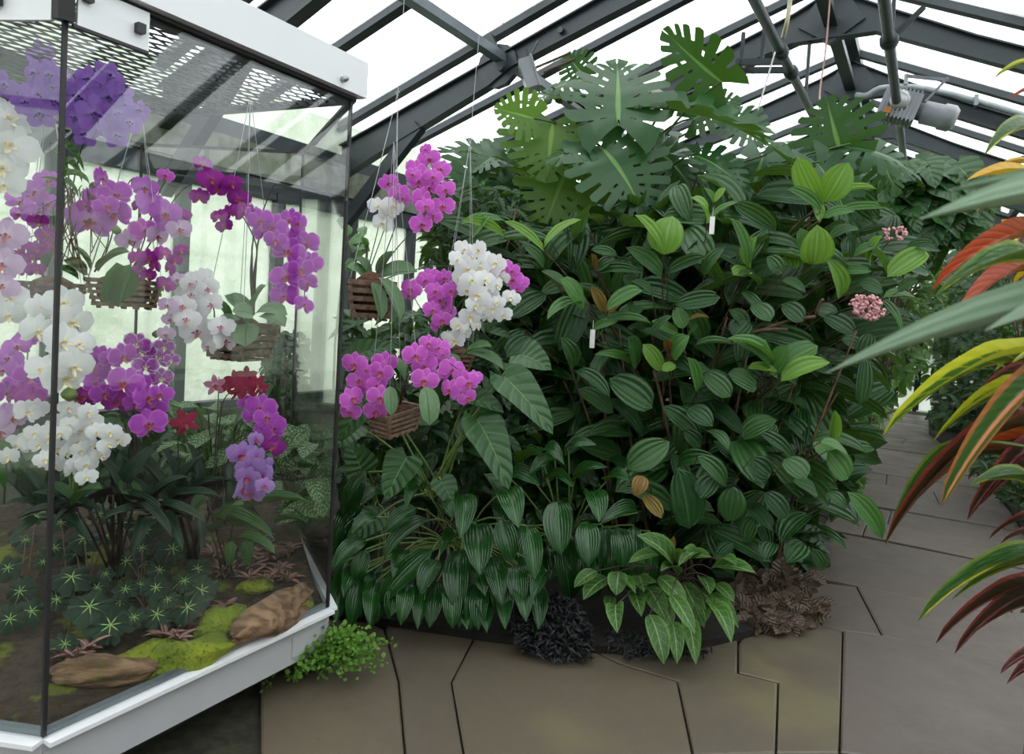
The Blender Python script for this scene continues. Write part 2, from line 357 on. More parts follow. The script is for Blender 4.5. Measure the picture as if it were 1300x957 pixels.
# ------------------------------------------------------------------ leaves
def lmat(name, c1, c1b, vein, kind='pin', nv=9, vw=.5, edge=None, ew=.8, mid=None, midw=.07, tip=None, rough=.38, trans=.22, bump=.5, spec=.5, back=None, var=.35, blotch=None, vs=.75):
    d = Nd(name); uv = d.n('TexCoord').outputs['UV']; s = d.n('SeparateXYZ', {0: uv}); u, v = s.outputs[0], s.outputs[1]
    a = d.math('MULTIPLY', d.math('ABSOLUTE', d.math('SUBTRACT', u, .5)), 2.)
    ob = d.n('TexCoord').outputs['Object']
    r = d.math('FRACT', d.math('ADD', d.n('ObjectInfo').outputs['Random'], d.n('Attribute', attribute_name='rv').outputs['Fac']))
    c = d.mix(r, c1, c1b)
    nz = d.noise(9., 3., uv)
    c = d.mix(d.rng(nz, .4, .8, 0, .5), c, c1b)
    if kind == 'pin': w = d.math('SINE', d.math('MULTIPLY', d.math('SUBTRACT', v, d.math('MULTIPLY', a, .22)), nv*6.283))
    elif kind == 'par': w = d.math('SINE', d.math('ADD', d.math('MULTIPLY', a, nv*6.283), -1.2))
    else: w = d.math('MULTIPLY', nz, 0.)
    lat = d.rng(w, 1-vw, 1.)
    m = d.rng(a, midw*.5, midw, 1., 0.)
    if kind == 'net':
        w2 = d.math('SINE', d.math('MULTIPLY', d.math('SUBTRACT', v, d.math('MULTIPLY', a, .25)), nv*6.283)); l2 = d.rng(w2, .72, 1.)
        l3 = d.rng(d.math('ABSOLUTE', d.math('SUBTRACT', a, .62)), .0, .07, 1., 0.); lat = d.math('MAXIMUM', l2, l3); w = lat
    if kind == 'net2':
        lat = d.rng(d.math('ADD', d.noise(14., 3., uv), d.math('MULTIPLY', d.math('SINE', d.math('MULTIPLY', d.math('SUBTRACT', v, d.math('MULTIPLY', a, .3)), nv*6.283)), .07)), .47, .62); w = lat
    if blotch: c = d.mix(d.rng(d.noise(blotch[1], 2., uv), .5, .56), c, blotch[0])
    if edge: c = d.mix(d.rng(d.math('ADD', a, d.math('MULTIPLY', nz, .25)), ew+.08, ew+.2), c, edge)
    c = d.mix(d.math('MULTIPLY', lat, vs), c, vein)
    c = d.mix(m, c, mid or vein)
    if tip: c = d.mix(d.rng(v, .75, 1.), c, tip)
    if back: c = d.mix(d.n('NewGeometry').outputs['Backfacing'], c, back)
    nb = d.bump(d.math('ADD', d.math('SUBTRACT', d.math('MULTIPLY', w, -.5), m), d.math('MULTIPLY', nz, .6)), bump, .012)
    p = d.n('BsdfPrincipled', {'Base Color': c, 'Roughness': rough, 'Specular IOR Level': spec, 'Normal': nb})
    t = d.n('BsdfTranslucent', {'Color': d.mix(.35, c, (.25, .45, .03)) if not back else c})
    return d.done(d.n('MixShader', {0: trans, 1: p.outputs[0], 2: t.outputs[0]}).outputs[0])
def prof(kind):
    return {'ov': lambda t: (t**.62*(1-t)**.72)*2.25, 'el': lambda t: (t**.55*(1-t)**.5)*2.07, 'strap': lambda t: min(1, (t*6+.25))*(1-t)**.42 if t < 1 else 0,
            'lance': lambda t: (t**.7*(1-t)**1.0)*3.05, 'heart': lambda t: (min(1, .35+t*4))*(1-t)**.62*1.12 if t < 1 else 0, 'ob': lambda t: (t**.9*(1-t)**.45)*1.95,
            'round': lambda t: math.sqrt(max(0, 1-(2*t-1)**2))}[kind]
LG = {}
def leafgeo(kind='ov', fold=.25, droop=.5, nx=4, ny=8, wave=0., cup=0., lobe=0., key=None):
    k = (kind, fold, droop, nx, ny, wave, cup, lobe)
    if k in LG: return LG[k]
    pf = prof(kind); v = []; uv = []; y = z = 0.; ph = .7*len(LG)
    for i in range(ny+1):
        t = i/ny; ang = droop*(.45-t)*1.0
        if i: y += math.cos(ang)/ny; z += math.sin(ang)/ny
        w = max(.012, pf(t))*.5
        for j in range(nx+1):
            s = -1+2*j/nx
            zz = z+abs(s)*w*fold-cup*(s*w)**2*2+wave*math.sin(t*13+s*2.2+ph)*abs(s)*.5+wave*.6*math.sin(t*21*(1 if s > 0 else .8)+ph)*s*s
            v.append((s*w, y-lobe*abs(s)**1.4*(1-t)**3, zz)); uv.append((.5+s/2, t))
    v = np.array(v); L = math.hypot(y, z); ca, sa = y/L, z/L
    yy = (v[:, 1]*ca+v[:, 2]*sa)/L; z2 = (-v[:, 1]*sa+v[:, 2]*ca)/L; v[:, 1] = yy; v[:, 2] = z2
    f = [(i*(nx+1)+j, i*(nx+1)+j+1, (i+1)*(nx+1)+j+1, (i+1)*(nx+1)+j) for i in range(ny) for j in range(nx)]
    LG[k] = (v, np.array(f), np.array(uv)); return LG[k]
LM = {}
def leafmesh(geo, mat, nm='leaf'):
    k = (id(geo), mat.name)
    if k not in LM:
        b = MB(); b.add(geo[0], [tuple(int(i) for i in q) for q in geo[1]], [tuple(q) for q in geo[2]])
        LM[k] = b.mesh(nm, True); LM[k].materials.append(mat)
    return LM[k]
def frame(base, tip, n):
    base, tip = np.asarray(base, float), np.asarray(tip, float); y = tip-base; L = np.linalg.norm(y); y = y/L
    n = np.asarray(n, float)+.001; x = nrm(np.cross(y, n)); z = np.cross(x, y); return base, x, y, z, L
def leaf(parent, geo, mat, base, tip, W, n, name='leaf'):
    base, x, y, z, L = frame(base, tip, n); w = np.array(origin(parent))
    M = Matrix(((x[0]*W, y[0]*L, z[0]*L, base[0]-w[0]), (x[1]*W, y[1]*L, z[1]*L, base[1]-w[1]), (x[2]*W, y[2]*L, z[2]*L, base[2]-w[2]), (0, 0, 0, 1)))
    return link(name, leafmesh(geo, mat), None, parent, M)
def foliage(name, parent, geos, mat, specs, kind='stuff', label=None):  # many small leaves joined: [(base, tip, W, normal)]
    V = []; F = []; UV = []; RV = []; n = 0
    for i, (b, t, W, nn) in enumerate(specs):
        g = geos[i % len(geos)]; b, x, y, z, L = frame(b, t, nn)
        V.append(b+g[0][:, :1]*x*W+g[0][:, 1:2]*y*L+g[0][:, 2:]*z*L); F.append(g[1]+n); UV.append(g[2]); RV.append(np.full(len(g[0]), random.random())); n += len(g[0])
    V = np.concatenate(V)-np.array(origin(parent)); F = np.concatenate(F); UV = np.concatenate(UV).astype(np.float32); RV = np.concatenate(RV)
    m = bpy.data.meshes.new(name); m.vertices.add(len(V)); m.vertices.foreach_set('co', V.astype(np.float32).ravel())
    k = F.shape[1]; m.loops.add(F.size); m.loops.foreach_set('vertex_index', F.ravel().astype(np.int32))
    m.polygons.add(len(F)); m.polygons.foreach_set('loop_start', np.arange(0, F.size, k, dtype=np.int32)); m.polygons.foreach_set('use_smooth', np.ones(len(F), bool))
    m.update(calc_edges=True)
    ul = m.uv_layers.new(name='UVMap'); ul.data.foreach_set('uv', UV[F.ravel()].ravel())
    at = m.attributes.new('rv', 'FLOAT', 'POINT'); at.data.foreach_set('value', RV.astype(np.float32))
    o = link(name, m, mat, parent)
    if kind: o['kind'] = kind
    if label: o['label'] = label
    return o
def camdir(p): return nrm(CAM-np.asarray(p))
def facing(p, up=.7, c=.8, j=.25): return nrm(camdir(p)*c+ZU*up+rng.normal(0, j, 3))
def px(w, Y): return w*Y/FPX                                          # photo pixels to metres at distance Y
def inpoly(x, y, pg):
    r = False; j = len(pg)-1
    for i in range(len(pg)):
        (a, b), (c, d) = pg[i], pg[j]
        if (b > y) != (d > y) and x < (c-a)*(y-b)/(d-b)+a: r = not r
        j = i
    return r
def sample(pg, n):
    xs = [p[0] for p in pg]; ys = [p[1] for p in pg]; o = []
    while len(o) < n:
        x, y = random.uniform(min(xs), max(xs)), random.uniform(min(ys), max(ys))
        if inpoly(x, y, pg): o.append((x, y))
    return o
G_DK, G_MD, G_LT = (.010, .045, .014), (.022, .085, .020), (.13, .28, .035)
L_SPATH = lmat('glossy_dark_leaf', (.006, .042, .007), (.012, .066, .010), (.016, .075, .014), 'par', 4.5, .4, rough=.22, trans=.14, bump=.3, spec=.55, mid=(.05, .16, .04), midw=.05, vs=.45)
L_MED = lmat('ribbed_leaf', (.008, .044, .012), (.038, .105, .028), (.004, .020, .006), 'par', 2.6, .32, rough=.30, spec=.38, trans=.2, bump=.5, mid=(.05, .13, .04), vs=.5)
L_MEDL = lmat('young_leaf', (.115, .26, .028), (.17, .33, .045), (.06, .17, .02), 'par', 2.6, .45, rough=.38, trans=.34, bump=.3, mid=(.22, .38, .10), vs=.45)
L_MEDM = lmat('mid_green_leaf', (.05, .15, .035), (.075, .20, .04), (.028, .09, .02), 'par', 2.6, .45, rough=.36, trans=.28, bump=.3, mid=(.12, .24, .07), vs=.45)
L_MEDO = lmat('bronze_young_leaf', (.17, .12, .015), (.24, .13, .02), (.12, .07, .015), 'par', 2.6, .45, rough=.4, trans=.3)
L_RED = lmat('red_young_leaf', (.13, .018, .018), (.20, .03, .03), (.08, .01, .01), 'par', 2, .4, rough=.4, trans=.25)
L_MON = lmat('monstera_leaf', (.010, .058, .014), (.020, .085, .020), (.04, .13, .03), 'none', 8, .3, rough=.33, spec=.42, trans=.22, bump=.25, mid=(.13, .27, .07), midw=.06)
L_MONL = lmat('monstera_pale_leaf', (.075, .17, .022), (.10, .21, .03), (.10, .22, .03), 'none', 8, .3, rough=.42, trans=.42, bump=.25, mid=(.22, .36, .08), midw=.06)  # lighter yellow green, the leaf's own underside colour
L_PHIL = lmat('dull_heart_leaf', (.016, .065, .015), (.028, .092, .023), (.06, .15, .05), 'pin', 6, .12, rough=.42, trans=.2, bump=.5, mid=(.10, .22, .06), midw=.05)
L_CAL = lmat('veined_leaf', (.026, .085, .014), (.055, .135, .020), (.15, .26, .09), 'net', 6, .3, rough=.42, trans=.2, bump=.6, mid=(.24, .38, .15), midw=.09, edge=(.09, .21, .04), ew=.75)
L_BLACK = lmat('near_black_leaf', (.005, .006, .006), (.014, .012, .018), (.03, .03, .04), 'none', rough=.35, trans=.05)
L_BRONZE = lmat('bronze_quilted_leaf', (.085, .056, .042), (.15, .10, .08), (.05, .034, .026), 'pin', 6, .3, vs=.4, rough=.42, trans=.12, bump=.5)
L_FERN = lmat('fern_leaf', (.12, .28, .03), (.17, .35, .05), (.12, .28, .03), 'none', rough=.55, trans=.4)
L_CORD = lmat('dark_strap_leaf', (.004, .022, .009), (.010, .040, .014), (.02, .06, .025), 'par', 5, .5, rough=.32, trans=.08, bump=.3, mid=(.02, .05, .025), back=(.035, .01, .018))
L_AGL = lmat('silver_patterned_leaf', (.020, .075, .018), (.035, .11, .025), (.36, .48, .27), 'net2', 7, .3, vs=.95, rough=.45, trans=.2, mid=(.10, .2, .07))
L_ORCH = lmat('orchid_leaf', (.025, .080, .020), (.05, .13, .03), (.03, .09, .02), 'none', rough=.35, trans=.15, mid=(.015, .055, .012), midw=.06)
L_ORCHP = lmat('grey_green_orchid_leaf', (.085, .16, .075), (.11, .20, .09), (.09, .15, .06), 'none', rough=.4, trans=.15, mid=(.05, .11, .04), midw=.07)
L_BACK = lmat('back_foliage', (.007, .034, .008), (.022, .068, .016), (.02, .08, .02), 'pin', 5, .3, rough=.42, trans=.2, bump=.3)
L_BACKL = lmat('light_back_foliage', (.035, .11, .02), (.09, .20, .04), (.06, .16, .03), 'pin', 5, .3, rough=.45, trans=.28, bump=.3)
L_CROY = lmat('yellow_edged_croton_leaf', (.045, .12, .02), (.07, .16, .025), (.45, .47, .03), 'pin', 9, .12, edge=(.50, .50, .03), ew=.52, mid=(.50, .48, .04), midw=.16, rough=.33, trans=.18, bump=.08)
L_CROO = lmat('orange_ribbed_croton_leaf', (.025, .075, .018), (.04, .10, .022), (.06, .11, .02), 'pin', 12, .2, edge=(.38, .12, .04), ew=.72, mid=(.62, .22, .07), midw=.22, rough=.33, trans=.15, bump=.08, vs=.3)
L_CROG = lmat('green_croton_leaf', (.025, .085, .018), (.035, .11, .02), (.30, .36, .04), 'none', mid=(.48, .48, .04), midw=.26, rough=.3, trans=.15, edge=(.16, .22, .03), ew=.8)
L_CROD = lmat('dark_red_croton_leaf', (.014, .016, .010), (.045, .010, .012), (.12, .02, .02), 'pin', 9, .2, vs=.25, edge=(.20, .02, .025), ew=.7, mid=(.28, .03, .045), midw=.14, rough=.33, trans=.1, bump=.08)
L_CROR = lmat('scarlet_croton_leaf', (.42, .030, .010), (.48, .055, .012), (.05, .012, .01), 'pin', 11, .22, vs=.8, mid=(.04, .02, .01), midw=.12, rough=.35, trans=.2, bump=.08)
L_CROA = lmat('amber_croton_leaf', (.60, .33, .02), (.66, .42, .03), (.62, .25, .02), 'pin', 8, .25, rough=.4, trans=.25, bump=.08)
L_BLADE = lmat('grey_green_blade', (.30, .40, .31), (.33, .43, .34), (.32, .42, .33), 'par', 3, .3, rough=.3, trans=.1, bump=.2)
def begonia():
    d = Nd('star_begonia_leaf'); uv = d.n('TexCoord').outputs['UV']; m = d.n('VectorMath', {0: uv, 1: (.5, .5, 0)}, operation='SUBTRACT').outputs[0]
    s = d.n('SeparateXYZ', {0: m}); r = d.math('MULTIPLY', d.n('VectorMath', {0: m}, operation='LENGTH').outputs['Value'], 2.)
    an = d.math('ARCTAN2', s.outputs[1], s.outputs[0]); w = d.math('ABSOLUTE', d.math('COSINE', d.math('MULTIPLY', an, 3.5)))
    sp = d.rng(d.math('ADD', r, d.math('MULTIPLY', d.math('SUBTRACT', 1., d.math('POWER', w, 10.)), .33)), .30, .44, 1., 0.)
    c = d.mix(d.n('ObjectInfo').outputs['Random'], (.008, .022, .014), (.018, .036, .020)); nz = d.noise(30., 3., uv)
    c = d.mix(d.rng(nz, .45, .75, 0, .5), c, (.03, .05, .035)); c = d.mix(d.math('MULTIPLY', d.math('POWER', w, 30.), .35), c, (.05, .10, .04))
    c = d.mix(sp, c, (.34, .52, .16))
    return d.done(d.n('BsdfPrincipled', {'Base Color': c, 'Roughness': .5, 'Specular IOR Level': .2, 'Normal': d.bump(d.math('SUBTRACT', d.math('MULTIPLY', nz, .4), d.math('POWER', w, 12.)), .5, .01)}).outputs[0])
L_BEG = begonia()

# ------------------------------------------------------------------ orchid flowers
def petalmat(name, c, cen, edge=None, spots=None, ew=.72, rough=.55, trans=.35, line=None):
    d = Nd(name); uv = d.n('TexCoord').outputs['UV']; s = d.n('SeparateXYZ', {0: uv})
    u, v = s.outputs[0], s.outputs[1]; a = d.math('MULTIPLY', d.math('ABSOLUTE', d.math('SUBTRACT', u, .5)), 2.)
    r = d.n('ObjectInfo').outputs['Random']
    col = d.mix(d.math('MULTIPLY', r, .5), c, tuple(x*.7 for x in c))
    col = d.mix(d.rng(v, .0, .42, 1., 0.), col, cen)
    ln = d.rng(d.math('SINE', d.math('ADD', d.math('MULTIPLY', u, 60.), d.math('MULTIPLY', d.noise(5., 2., uv), 6.))), .2, 1.)
    if line: col = d.mix(d.math('MULTIPLY', ln, .35), col, line)
    if spots: col = d.mix(d.math('MULTIPLY', d.rng(d.noise(spots[1], 2., uv), spots[2], spots[2]+.05), spots[3]), col, spots[0])
    if edge: col = d.mix(d.rng(d.math('MAXIMUM', a, d.rng(v, .5, 1., .4, 1., False)), ew, ew+.2), col, edge)
    p = d.n('BsdfPrincipled', {'Base Color': col, 'Roughness': rough, 'Specular IOR Level': .3, 'Normal': d.bump(ln, .15, .004)})
    return d.done(d.n('MixShader', {0: trans, 1: p.outputs[0], 2: d.n('BsdfTranslucent', {'Color': col}).outputs[0]}).outputs[0])
PM = {'mag': petalmat('magenta_petal', (.52, .075, .60), (.60, .16, .62), line=(.42, .03, .50), edge=(.62, .16, .68)), 'pal': petalmat('lilac_pink_petal', (.60, .19, .70), (.68, .35, .72), line=(.5, .1, .6)),
      'drk': petalmat('deep_magenta_petal', (.36, .014, .33), (.46, .06, .40), line=(.28, .01, .26)), 'pnk': petalmat('bright_pink_petal', (.70, .13, .66), (.72, .22, .70), line=(.58, .06, .58), edge=(.74, .24, .74)),
      'wht': petalmat('white_petal', (.90, .90, .92), (.90, .89, .88), trans=.38), 'whp': petalmat('blush_white_petal', (.89, .86, .92), (.90, .87, .90), trans=.36),
      'red': petalmat('crimson_petal', (.40, .022, .085), (.48, .04, .14), line=(.30, .01, .05)), 'rdp': petalmat('rose_petal', (.62, .22, .38), (.7, .4, .5)),
      'spt': petalmat('spotted_petal', (.42, .035, .46), (.40, .03, .42), edge=(.74, .55, .80), spots=((.75, .5, .78), 16., .58, .8)), 'lil': petalmat('lilac_veined_petal', (.60, .42, .80), (.50, .20, .60), spots=((.26, .03, .42), 26., .5, .9), line=(.32, .06, .5)),
      'van': petalmat('violet_vanda_petal', (.36, .18, .62), (.50, .36, .70), spots=((.26, .09, .52), 24., .5, .55), trans=.45), 'gho': petalmat('pale_lilac_petal', (.68, .46, .72), (.75, .6, .78), trans=.4)}
LP = {'mag': plain('crimson_lip', (.30, .008, .10), .5, c2=(.45, .10, .05)), 'yel': plain('yellow_lip', (.72, .50, .08), .5, c2=(.75, .72, .6)), 'pur': plain('purple_lip', (.42, .03, .30), .5, c2=(.55, .2, .1)), 'wht': plain('white_lip', (.75, .72, .62), .5, c2=(.7, .55, .2)), 'vio': plain('violet_lip', (.12, .02, .30), .5)}
LIPK = {'mag': 'mag', 'pal': 'mag', 'drk': 'mag', 'pnk': 'mag', 'wht': 'yel', 'whp': 'pur', 'red': 'mag', 'rdp': 'mag', 'spt': 'wht', 'lil': 'mag', 'van': 'vio', 'gho': 'mag', 'wh2': 'wht'}
def petalgrid(b, ang, length, wid, pf, cup, tilt, z0, nx=4, ny=5, r0=.02):
    v = []; uv = []; ca, sa = math.cos(ang), math.sin(ang)
    for i in range(ny+1):
        t = i/ny; w = max(.02, pf(t))*wid/2
        for j in range(nx+1):
            s = -1+2*j/nx; x = s*w; y = r0+t*length; z = z0+tilt*t-cup*(t-.4)**2+cup*.25-abs(s)**2*w*.35*cup*3
            v.append((x*ca-y*sa, x*sa+y*ca, z)); uv.append((.5+s/2, t))
    b.add(v, [(i*(nx+1)+j, i*(nx+1)+j+1, (i+1)*(nx+1)+j+1, (i+1)*(nx+1)+j) for i in range(ny) for j in range(nx)], uv)
def flowergeo(kind):
    b = MB(); D = math.radians
    if kind == 'moth':
        e = prof('el'); w = lambda t: min(1., .30+2.2*t)*math.sqrt(max(0, 1-max(0, (t-.5)/.5)**2))
        petalgrid(b, 0, .46, .30, e, .10, -.03, -.015); petalgrid(b, D(128), .44, .26, e, .10, -.05, -.02); petalgrid(b, D(-128), .44, .26, e, .10, -.05, -.02)
        petalgrid(b, D(74), .52, .56, w, .16, -.02, .012, 5, 5); petalgrid(b, D(-74), .52, .56, w, .16, -.02, .012, 5, 5)
    elif kind == 'vanda':
        w = lambda t: min(1., .22+1.9*t)*math.sqrt(max(0, 1-max(0, (t-.55)/.45)**2))
        for a, l, wd in ((0, .46, .30), (72, .46, .36), (-72, .46, .36), (140, .46, .38), (-140, .46, .38)): petalgrid(b, D(a), l, wd, w, .12, -.01, .002*abs(a)/72)
    else:                                                             # pointed star
        e = prof('ov')
        for a, wd in ((0, .30), (70, .36), (-70, .36), (140, .28), (-140, .28)): petalgrid(b, D(a), .5, wd, e, .12, -.02, .002*abs(a)/72)
    return b
def lipgeo():
    b = MB(); e = prof('ov'); D = math.radians
    petalgrid(b, D(180), .24, .13, e, -.3, .14, .03, 2, 4, .0); petalgrid(b, D(115), .15, .10, e, -.3, .12, .03, 2, 3, .0); petalgrid(b, D(-115), .15, .10, e, -.3, .12, .03, 2, 3, .0)
    b.lathe((0, .0, .0), (0, .25, 1), [(0, .03), (.05, .045), (.09, .03), (.10, .005)], 6); return b
FM = {}
def fmesh(kind, col):
    if (kind, col) not in FM:
        m = flowergeo(kind).mesh('flower', True); m.materials.append(PM[col]); FM[kind, col] = m
    return FM[kind, col]
def lmesh(lk):
    if lk not in FM:
        m = lipgeo().mesh('lip', True); m.materials.append(LP[lk]); FM[lk] = m
    return FM[lk]
def flower(parent, p, D, col, kind='moth', yaw=None, lip=None, up=.05):
    n = camdir(p); n = n*np.array([1, 1, .35]); n = nrm(n+ZU*up)
    a = random.gauss(0, .42) if yaw is None else yaw; ca, sa = math.cos(a), math.sin(a)
    n = nrm(np.array([n[0]*ca-n[1]*sa, n[0]*sa+n[1]*ca, n[2]+random.gauss(-.05, .18)]))
    x = nrm(np.cross(ZU, n)); y = np.cross(n, x); r = random.gauss(0, .22); x, y = x*math.cos(r)+y*math.sin(r), y*math.cos(r)-x*math.sin(r)
    w = np.array(origin(parent))
    M = Matrix(((x[0]*D, y[0]*D, n[0]*D, p[0]-w[0]), (x[1]*D, y[1]*D, n[1]*D, p[1]-w[1]), (x[2]*D, y[2]*D, n[2]*D, p[2]-w[2]), (0, 0, 0, 1)))
    o = link('flower', fmesh(kind, col), None, parent, M)
    link('lip', lmesh(lip or LIPK[col]), None, o, Matrix.Identity(4))
    return o
def orchid(name, lab, base, Y, fl, stems, leaves=(), col='mag', group=None, kind='moth', cat='orchid', lip=None, leafm=None, scale=1.07, stemr=.0028, dy=.10, buds=(), flat=None):
    """base: world point of the plant; fl: photo spots (x, y, size[, colour]); stems: photo polylines from the base; leaves: (x0, y0, x1, y1, width, dY)"""
    t = thing(name, base, lab, cat, group)
    for f in fl:
        c = f[3] if len(f) > 3 else col; yy = Y+random.uniform(-dy, dy)
        flower(t, P(f[0], f[1], yy), px(f[2], yy)*scale, c, kind, lip=lip)
    for st in stems:
        pts = [np.asarray(base)]+[P(x, y, Y+dy*.85) for x, y in st]
        b = MB(); b.tube(spline(pts, 5), np.linspace(stemr*1.3, stemr*.6, 5*(len(pts)-1)+1) if len(pts) > 2 else stemr, 5); part('stem', b, M_REDSTEM if col != 'wht' else M_GREENSTEM, t, True)
    for x, y, s in buds:
        b = MB(); p = P(x, y, Y); r = px(s, Y)/2; b.lathe(p-ZU*r, ZU, [(0, .1*r), (r*.5, r*.8), (r, r), (r*1.6, r*.6), (r*2, .05*r)], 8); part('bud', b, M_PALESTEM, t, True)
    for x0, y0, x1, y1, w, d0 in leaves:
        p0, p1 = P(x0, y0, Y+d0), P(x1, y1, Y+d0-.05)
        leaf(t, leafgeo('el', .28, .7, 4, 7), leafm or L_ORCH, p0, p1, px(w, Y), facing(p0, 1.0, .5, .15))
    return t
def basket(lab, x0, y0, x1, y1, Y, yaw, group, wires=None, mat=None, label=None, h=.10, tilt=0.):
    """slatted hanging basket between photo spots (x0, y0) and (x1, y1) at distance Y"""
    c = P((x0+x1)/2, (y0+y1)/2, Y); w = px(abs(x1-x0), Y)/2*.86; h = px(abs(y1-y0), Y)*.9; mat = mat or M_SLAT
    t = thing('hanging_basket', c, lab, 'basket', group)
    ex = np.array([math.cos(yaw), math.sin(yaw), tilt]); ey = np.array([-math.sin(yaw), math.cos(yaw), 0.]); n = 5
    for k in range(n):
        zz = -h/2+h*(k+.5)/n; ww = w*(.80+.20*k/(n-1))
        for sg in (-1, 1):
            b = MB(); b.box(c+ey*ww*sg+ZU*zz, ex*ww*1.08, ey*.007, ZU*h/n*.30); part('slat', b, mat, t)
            b = MB(); b.box(c+ex*ww*sg+ZU*(zz+h/n*.45 if k < n-1 else zz), ey*ww*1.08, ex*.007, ZU*h/n*.30); part('slat', b, mat, t)
    for k in range(5):
        b = MB(); b.box(c-ZU*h/2+ex*w*.8*(k-2)/2.4, ex*.008, ey*w*.8, ZU*.005); part('floor_slat', b, mat, t)
    b = MB(); v = []
    prof_ = [(-h*.42, w*.55), (-h*.2, w*.74), (h*.2, w*.8), (h*.5, w*.66), (h*.66, w*.3), (h*.7, .005)]
    b.lathe(c, ZU, prof_, 10); part('fibre_filling', b, M_COIR, t, True)
    if wires:
        for sx_, sy_ in ((-1, -1), (1, -1), (1, 1), (-1, 1)):
            p = c+ex*w*sx_*.95+ey*w*sy_*.95+ZU*h/2; q = P(*wires[0], wires[1])
            b = MB(); b.tube([p, p+(q-p)*.5+np.array([.004, 0, 0]), q], .0016, 4, False); part('hanging_wire', b, M_WIRE, t)
        if len(wires) > 2:
            b = MB(); b.tube([P(*wires[0], wires[1]), P(*wires[2], wires[1])], .0016, 4, False); part('hanging_wire', b, M_WIRE, t)
            b = MB(); p = P(*wires[0], wires[1]); b.tube([p+np.array([.008*math.cos(a), 0, .012*math.sin(a)]) for a in np.linspace(0, 5.5, 9)], .002, 4); part('hook', b, M_WIRE, t)
    return t

# ------------------------------------------------------------------ the glass show case
ZB, ZT = .30, 2.462                                                   # glass from .30 to 2.46 m
cN, cT = np.array([-1.2935, 1.939, 0]), np.array([-.7245, 2.90, 0]); cB = np.array([-1.253, 3.968, 0])
cL = np.array([-2.19, 2.055, 0]); cL2 = np.array([-2.72, 3.03, 0]); cK = np.array([-2.2, 4.0, 0])
POLY = [cL, cN, cT, cB, cK, cL2]; cC = sum(POLY)/6
case = thing('glass_show_case', cC, 'tall glass show case of orchids with white top frame and grey base', 'show case')
def inset(d, z): return [p+nrm(cC-p)*d+ZU*z for p in POLY]
edges = [(cL, cN), (cN, cT), (cT, cB), (cB, cK), (cK, cL2), (cL2, cL)]
for i, (a, c) in enumerate(edges):
    d = nrm(c-a); nn = np.array([d[1], -d[0], 0])                     # outward
    b = MB(); b.bar(a+d*.006+ZU*(ZB+ZT)/2, c-d*.006+ZU*(ZB+ZT)/2, .010, ZT-ZB); part('glass_pane', b, M_GLASS, case)
    b = MB(); b.bar(a+d*.01-nn*.012+ZU*(ZB+.008), c-d*.01-nn*.012+ZU*(ZB+.008), .014, .022); part('bottom_channel', b, M_STEEL2, case)
    b = MB(); b.bar(a+nn*.016+ZU*(ZB-.012), c+nn*.016+ZU*(ZB-.012), .045, .014); part('base_lip', b, M_WHITE, case)
    b = MB(); b.bar(a+ZU*(ZB-.095)-nn*.01, c+ZU*(ZB-.095)-nn*.01, .03, .15); part('base_panel', b, M_BASE, case)
    o = .03
    if i in (0, 1): b = MB(); b.bar(a+nn*o+ZU*(ZT+.075), c+d*.03+nn*o+ZU*(ZT+.075), .05, .145); part('fascia', b, M_WHITE, case)
    b = MB(); b.bar(a+nn*.004+ZU*(ZT-.003), c+nn*.004+ZU*(ZT-.003), .03, .014); part('gasket', b, M_DARK, case)
for p in POLY:
    q = p+nrm(cC-p)*.004
    b = MB(); b.bar(q+ZU*ZB, q+ZU*ZT, .012, .012, AX); part('corner_seal', b, M_DARK, case)
dv, nv_ = nrm(cT-cN), np.array([nrm(cT-cN)[1], -nrm(cT-cN)[0], 0])
b = MB(); b.bar(cN+dv*.02+nv_*.022+ZU*(ZT-.068), cN+dv*.225+nv_*.022+ZU*(ZT-.068), .012, .115); part('door_plate', b, M_WHITE, case)
b = MB(); b.bar(cN+dv*.01+nv_*.022+ZU*(ZT-.130), cN+dv*.225+nv_*.022+ZU*(ZT-.130), .014, .009); part('gasket', b, M_DARK, case)
for s_ in (.04, .19):
    b = MB(); b.bar(cN+dv*(s_-.012)+nv_*.04+ZU*(ZT-.072+.03*(s_ < .1)), cN+dv*(s_+.012)+nv_*.04+ZU*(ZT-.072+.03*(s_ < .1)), .022, .028); part('door_stop', b, M_BLACK, case)
dl = nrm(cN-cL); nl = np.array([dl[1], -dl[0], 0])
b = MB(); b.bar(cN-dl*.02+nl*.02+ZU*(ZT-.068), cL+dl*.4+nl*.02+ZU*(ZT-.068), .012, .115); part('door_plate', b, M_WHITE, case)
b = MB(); b.bar(cN-dl*.19+nl*.04+ZU*(ZT-.075), cN-dl*.165+nl*.04+ZU*(ZT-.075), .022, .03); part('door_stop', b, M_BLACK, case)
b = MB(); b.bar(cN+nrm(cN-cC)*.012+ZU*(ZT-.12), cN+nrm(cN-cC)*.05+ZU*(ZT+.10), .035, .045, AX); part('corner_bracket', b, M_DARK, case)
b = MB(); p = cT-dv*.115+nv_*.055+ZU*(ZT+.035); b.lathe(p, nv_, [(0, .012), (.02, .012), (.022, .008), (.03, .008)], 10); part('screw_stud', b, M_WIRE, case, True)
b = MB(); p = cT-dv*.10+nv_*.008; b.bar(p-dv*.10+ZU*(ZB-.10), p+dv*.075+ZU*(ZB-.10), .006, .085); part('access_panel', b, M_BASE, case)
for zz in (-.07, -.13): b = MB(); p = cT-dv*.04+nv_*.012; b.lathe(p+ZU*(ZB+zz), nv_, [(0, .006), (.006, .006)], 8); part('screw', b, M_STEEL2, case)
b = MB(); b.prism([p*np.array([1, 1, 0])+ZU*.02 for p in inset(.16, 0)], ZU*.16); part('plinth', b, M_DARK, case)
